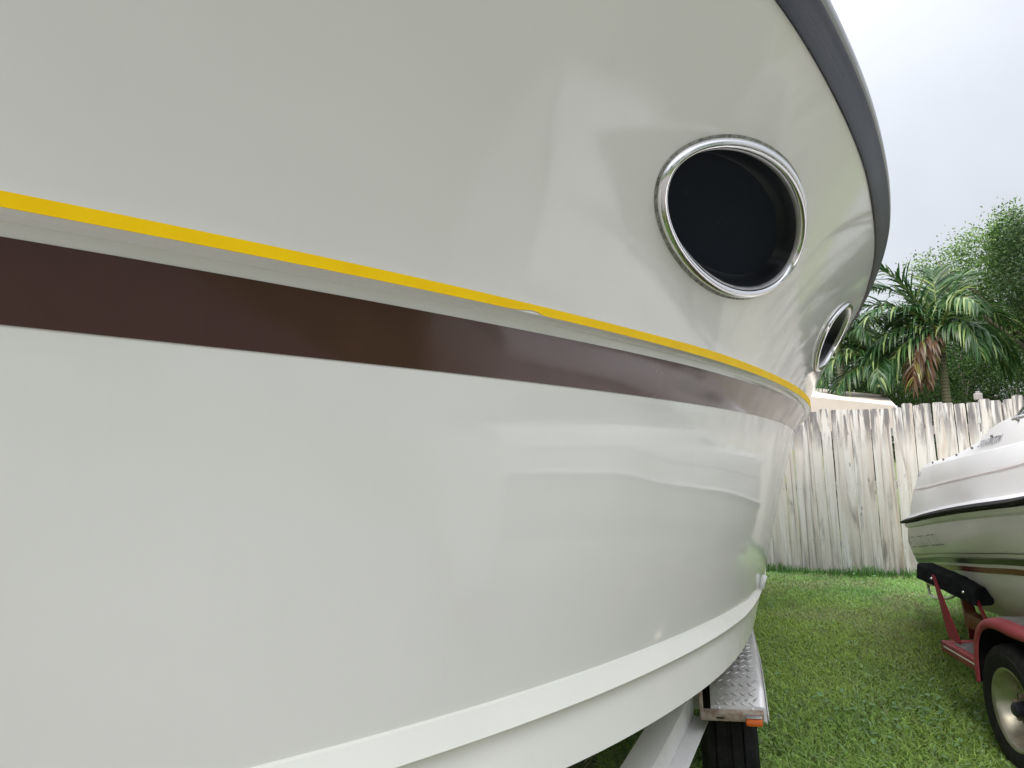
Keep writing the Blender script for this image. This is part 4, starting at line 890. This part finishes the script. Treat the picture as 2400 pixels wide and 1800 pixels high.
# big loose tree at the right
B0 = (9.6, 12.6); G1 = ((.05, .11, .025), (.14, .26, .06), (.34, .47, .16)); 
bl_ = [(2390, 560, 12.6, .55), (2300, 600, 12.4, .62), (2235, 640, 12.4, .50), (2390, 690, 12.5, .85), (2290, 720, 12.9, .8), (2460, 620, 12.8, .9), (2460, 800, 12.6, 1.0), (2350, 830, 13.2, .75), (2160, 625, 12.8, .28), (2540, 700, 12.5, 1.2)]
blobs = [(*rel(a_, b__, c__, B0), d_) for a_, b__, c__, d_ in bl_]
broadleaf('broadleaf_tree', (*B0, 0), 2.0, blobs, 42000, .058, G1, 'tall loose broadleaf tree with light green foliage at the right edge behind the fence', tr=.12, seed=3, shell=.35)
B1 = (9.9, 12.1); bl_ = [(2368, 500, 12.1, .16), (2364, 530, 12.1, .22), (2352, 560, 12.1, .26), (2345, 595, 12.1, .30)]
blobs = [(*rel(a_, b__, c__, B1), d_) for a_, b__, c__, d_ in bl_]
broadleaf('slender_tree', (*B1, 0), 2.6, blobs, 2600, .06, ((.08, .16, .04), (.15, .27, .07), (.28, .40, .14)), 'slender pale green leader rising above the other treetops', tr=.05, seed=5, shell=.2)
B2 = (10.4, 11.6); bl_ = [(2400, 560, 11.5, .5), (2395, 655, 11.3, .5)]
blobs = [(*rel(a_, b__, c__, B2), d_) for a_, b__, c__, d_ in bl_]
broadleaf('dark_leaf_tree', (*B2, 0), 2.0, blobs, 4200, .06, ((.018, .045, .014), (.035, .08, .022), (.08, .13, .05)), 'dark green tree cut by the right edge of the photo', tr=.07, seed=9, shell=.2)
# dark shrubs that close the view above the fence
GD = ((.018, .045, .014), (.045, .105, .025), (.13, .23, .055)); GM = ((.028, .07, .018), (.07, .16, .032), (.20, .32, .08))
shr = [
 ('shrub', [(1935, 850, 13.0, .85), (1960, 920, 12.6, .6), (1890, 800, 13.2, .6)], 15000, .052, GD, 'dark dense shrub behind the canopy next to the boat', 11),
 ('shrub', [(2010, 790, 13.4, .55), (1985, 770, 13.2, .40), (2040, 880, 13.2, .75)], 14000, .05, GM, 'mid green bushy shrub left of the dead frond', 12),
 ('shrub', [(2120, 880, 13.3, .75), (2090, 930, 12.4, .6), (2180, 900, 12.8, .65)], 14000, .048, GM, 'yellow green shrub between the two palms above the fence', 13),
 ('shrub', [(2270, 890, 12.2, .65), (2240, 820, 12.9, .65), (2210, 930, 11.6, .40)], 15000, .048, GD, 'dark shrub right of the palm trunk above the fence', 14),
 ('shrub', [(2370, 910, 12.0, .6), (2330, 870, 12.4, .6), (2440, 880, 12.1, .9)], 15000, .045, GD, 'twiggy dark shrub low at the right end of the fence', 15),
 ('shrub', [(2160, 770, 14.2, .85), (2255, 700, 14.0, .75), (2050, 850, 14.2, .8), (2130, 860, 14.3, 1.0), (2300, 800, 14.3, 1.0), (2210, 830, 14.2, 1.0)], 34000, .058, GD, 'tall dark hedge shrub standing behind both palms', 16)]
for nme, bl_, cnt, sz, cc, lab, sd in shr:
    p = at(bl_[0][0], bl_[0][1], bl_[0][2]); base_ = (p.x, p.y); blobs = [(*rel(a_, b__, c__, base_), d_) for a_, b__, c__, d_ in bl_]
    blobs += [(b[0]+.1, b[1], max(b[2]-.9*b[3]-.2, .4), b[3]) for b in blobs]
    broadleaf(nme, (*base_, 0), .5, blobs, cnt, sz, cc, lab, 'shrub', .05, sd, 'shrubs behind the fence', shell=.4)
# palms
def frond_mesh(base_, dirv, length, droop, r_, cols, leaf_len=.42, nl=34, twist=0., hang=.5, wid=.0165):
    d = Vector(dirv).normalized(); P = []; p = Vector(base_); v = d.copy(); nseg = 22; st = length/nseg
    for i in range(nseg+1):
        P.append(p.copy()); v.z -= droop*(.35+1.5*(i/nseg))/nseg; v.normalize(); p = p+v*st
    P = np.array(P); V = []; F = []; Cc = []
    tv, tf_ = tube_np(P, np.linspace(.016, .003, nseg+1), 5, False); V += list(tv); F += [tuple(f) for f in tf_]; Cc += [np.array(cols[3])]*len(tv)
    c0, c1 = np.array(cols[0]), np.array(cols[1])
    for k in range(nl):
        u_ = .10+.90*k/(nl-1); x_ = u_*nseg; i = min(int(x_), nseg-1); f = x_-i; b_ = P[i]*(1-f)+P[i+1]*f; T = P[i+1]-P[i]; T /= np.linalg.norm(T)
        S = np.cross(T, [0, 0, 1.]); 
        if np.linalg.norm(S) < .1: S = np.cross(T, [1., 0, 0])
        S /= np.linalg.norm(S); U_ = np.cross(S, T); ll = leaf_len*(math.sin(math.pi*min(.12+.83*u_, 1))**.6)*r_.uniform(.85, 1.1)
        for sd in (1, -1):
            dv = S*sd*math.cos(twist)*.85+T*(.55+.5*u_)+U_*(.30+r_.normal(0, .16))+r_.normal(0, .11, 3); dv /= np.linalg.norm(dv)
            q = [b_]; vv = dv.copy(); ll *= (1 if r_.random() > .12 else r_.uniform(.3, .7))
            for m_ in range(3): vv = vv+np.array([0, 0, -hang*(.35+.5*m_)*r_.uniform(.6, 1.3)]); vv /= np.linalg.norm(vv); q.append(q[-1]+vv*ll/3)
            wv = np.cross(dv, U_+r_.normal(0, .35, 3)); wv /= np.linalg.norm(wv)+1e-9; o = len(V); ws_ = [wid*.5, wid, wid*.8, .001]
            for m_ in range(4): V.append(q[m_]+wv*ws_[m_]); V.append(q[m_]-wv*ws_[m_])
            col = (c0+(c1-c0)*r_.random())*r_.uniform(.8, 1.2); 
            if r_.random() < .15: col = np.array(cols[2])*r_.uniform(.8, 1.2)
            Cc += [col]*8
            for m_ in range(3): F.append((o+2*m_, o+2*m_+1, o+2*m_+3, o+2*m_+2))
    return npmesh('frond', V, F, np.array(Cc))
PG = ((.020, .062, .018), (.050, .125, .030), (.24, .32, .11), (.18, .22, .06)); PBr = ((.07, .038, .022), (.15, .085, .045), (.20, .19, .06), (.16, .09, .04))
def palm(name, pos, h, fr_, label, seed, tr=.055, leaf_len=.42):
    r_ = np.random.default_rng(seed); o = empty(name, (pos.x, pos.y, 0), label=label, cat='palm', )
    tv, tf_ = tube_np(np.stack([.03*np.sin(np.linspace(0, 2, 12)), np.zeros(12), np.linspace(0, h-.35, 12)], 1), np.linspace(tr*1.3, tr, 12), 14); link('trunk', from_py('trunk', tv, tf_), pbark, o, smooth=True)
    csm = tube('crownshaft', [(.03*math.sin(2), 0, h-.36), (.027, 0, h-.22), (.027, 0, h-.05), (.027, 0, h+.05)], [tr*.98, tr*1.2, tr*.85, tr*.3], CS, o, 12)
    for (az, el, ln, dr, hg, kind) in fr_:
        d = (math.cos(R(el))*math.cos(R(az)), math.cos(R(el))*math.sin(R(az)), math.sin(R(el)))
        me = frond_mesh((.027, 0, h-.08+.05*r_.random()), d, ln, dr, r_, PBr if kind else PG, leaf_len*(.8 if kind else 1), 48, hang=hg, twist=r_.uniform(-.3, .3))
        f_ = link('frond', me, FROND, o)
        if kind: f_['label'] = 'dead brown frond hanging down'
    return o
CS = mat('crownshaft_green', (.17, .21, .08), .45); n = N(CS); v = n.coord('Object', (20, 20, 2)); n.base(n.mix(n.noise(v, 2, 3), (.12, .17, .05), (.24, .27, .12)))
pa = at(2196, 772, 10.6)
palm('palm_tree', pa, pa.z, [(168, 66, 1.35, .95, .30, 0), (150, 50, 1.4, 1.5, .45, 0), (185, 48, 1.5, 2.2, .6, 0), (176, 24, 1.35, 2.3, .9, 0), (186, 2, 1.25, 2.2, 1.0, 0), (28, 64, 1.25, 1.0, .3, 0), (8, 46, 1.35, 1.9, .6, 0), (-4, 24, 1.3, 2.3, 1.0, 0),
     (-12, 2, 1.2, 2.2, 1.1, 0), (60, 72, 1.2, .9, .3, 0), (95, 50, 1.3, 1.6, .5, 0), (-60, 35, 1.0, 2.9, 1.1, 0), (278, 28, 1.0, 2.8, 1.1, 0), (-85, 60, 1.1, 2.4, .9, 0), (150, 10, 1.2, 2.6, 1.1, 0), (205, 0, 1.2, 3.4, .8, 1), (215, -15, 1.0, 2.8, .8, 1), (120, 62, 1.35, 1.2, .35, 0)],
     'palm with ringed grey trunk and one dead brown frond, right of centre behind the fence', 21, .055, .50)
pb = at(2060, 850, 11.2)
palm('palm_tree', pb, pb.z, [(165, 60, 1.5, 2.0, .5, 0), (190, 40, 1.3, 2.6, .6, 0), (150, 75, 1.6, 1.6, .4, 0), (20, 62, 1.3, 2.0, .5, 0), (-10, 30, 1.1, 2.2, .8, 0), (60, 50, 1.3, 1.8, .5, 0), (-70, 35, 1.1, 2.2, .8, 0), (240, 30, 1.1, 2.4, .8, 0), (110, 55, 1.4, 1.8, .5, 0), (200, 10, 1.2, 1.8, .8, 0)],
     'smaller arching palm close to the bow of the big boat', 22, .045, .45)
pc = at(1960, 800, 11.8)
palm('palm_tree', pc, pc.z, [(30, 70, 1.7, 1.9, .45, 0), (0, 48, 1.6, 2.2, .6, 0), (-30, 50, 1.3, 2.2, .7, 0), (160, 60, 1.4, 2.0, .5, 0), (80, 60, 1.4, 1.6, .5, 0), (-80, 40, 1.1, 2.4, .8, 0), (15, 20, 1.2, 2.2, .7, 0)],
     'palm half hidden by the big boat with long arching fronds', 23, .05, .42)
# pale post finial that shows over the fence
pf_ = at(2292, 925, 9.6); fo_ = empty('garden_lamp', (pf_.x, pf_.y, 0), label='small pale garden lamp head showing over the fence boards', cat='lamp')
tube('lamp_post', [(0, 0, 0), (0, 0, pf_.z-.05)], .02, M['alu'], fo_)
hm = mat('pale_lamp_head', (.42, .38, .37), .6)
bm = bmesh.new(); box(bm, -.04, .04, -.04, .04, pf_.z-.07, pf_.z+.02, .012); box(bm, -.02, .02, -.02, .02, pf_.z+.021, pf_.z+.045, .006); link('lamp_head', bm_mesh('lh', bm), hm, fo_)
# trees behind the photographer: the yard is closed by a belt of trees that the gloss reflects
r_ = np.random.default_rng(77); cts = []; rds = []
for k in range(60):
    a = R(70+k*4.3+r_.normal(0, 2)); d_ = r_.uniform(13, 16); hh_ = r_.uniform(1.2, 7.0); cts.append((d_*math.sin(a), d_*math.cos(a), hh_)); rds.append(r_.uniform(1.2, 2.1))
V, F, c = leaves(cts, rds, 90000, .2, GM, r_, 1., .3, .3)
link('tree_belt', npmesh('tree_belt', V, F, c), LEAF, kind='stuff', label='distant belt of trees closing the yard behind the photographer', cat='trees')
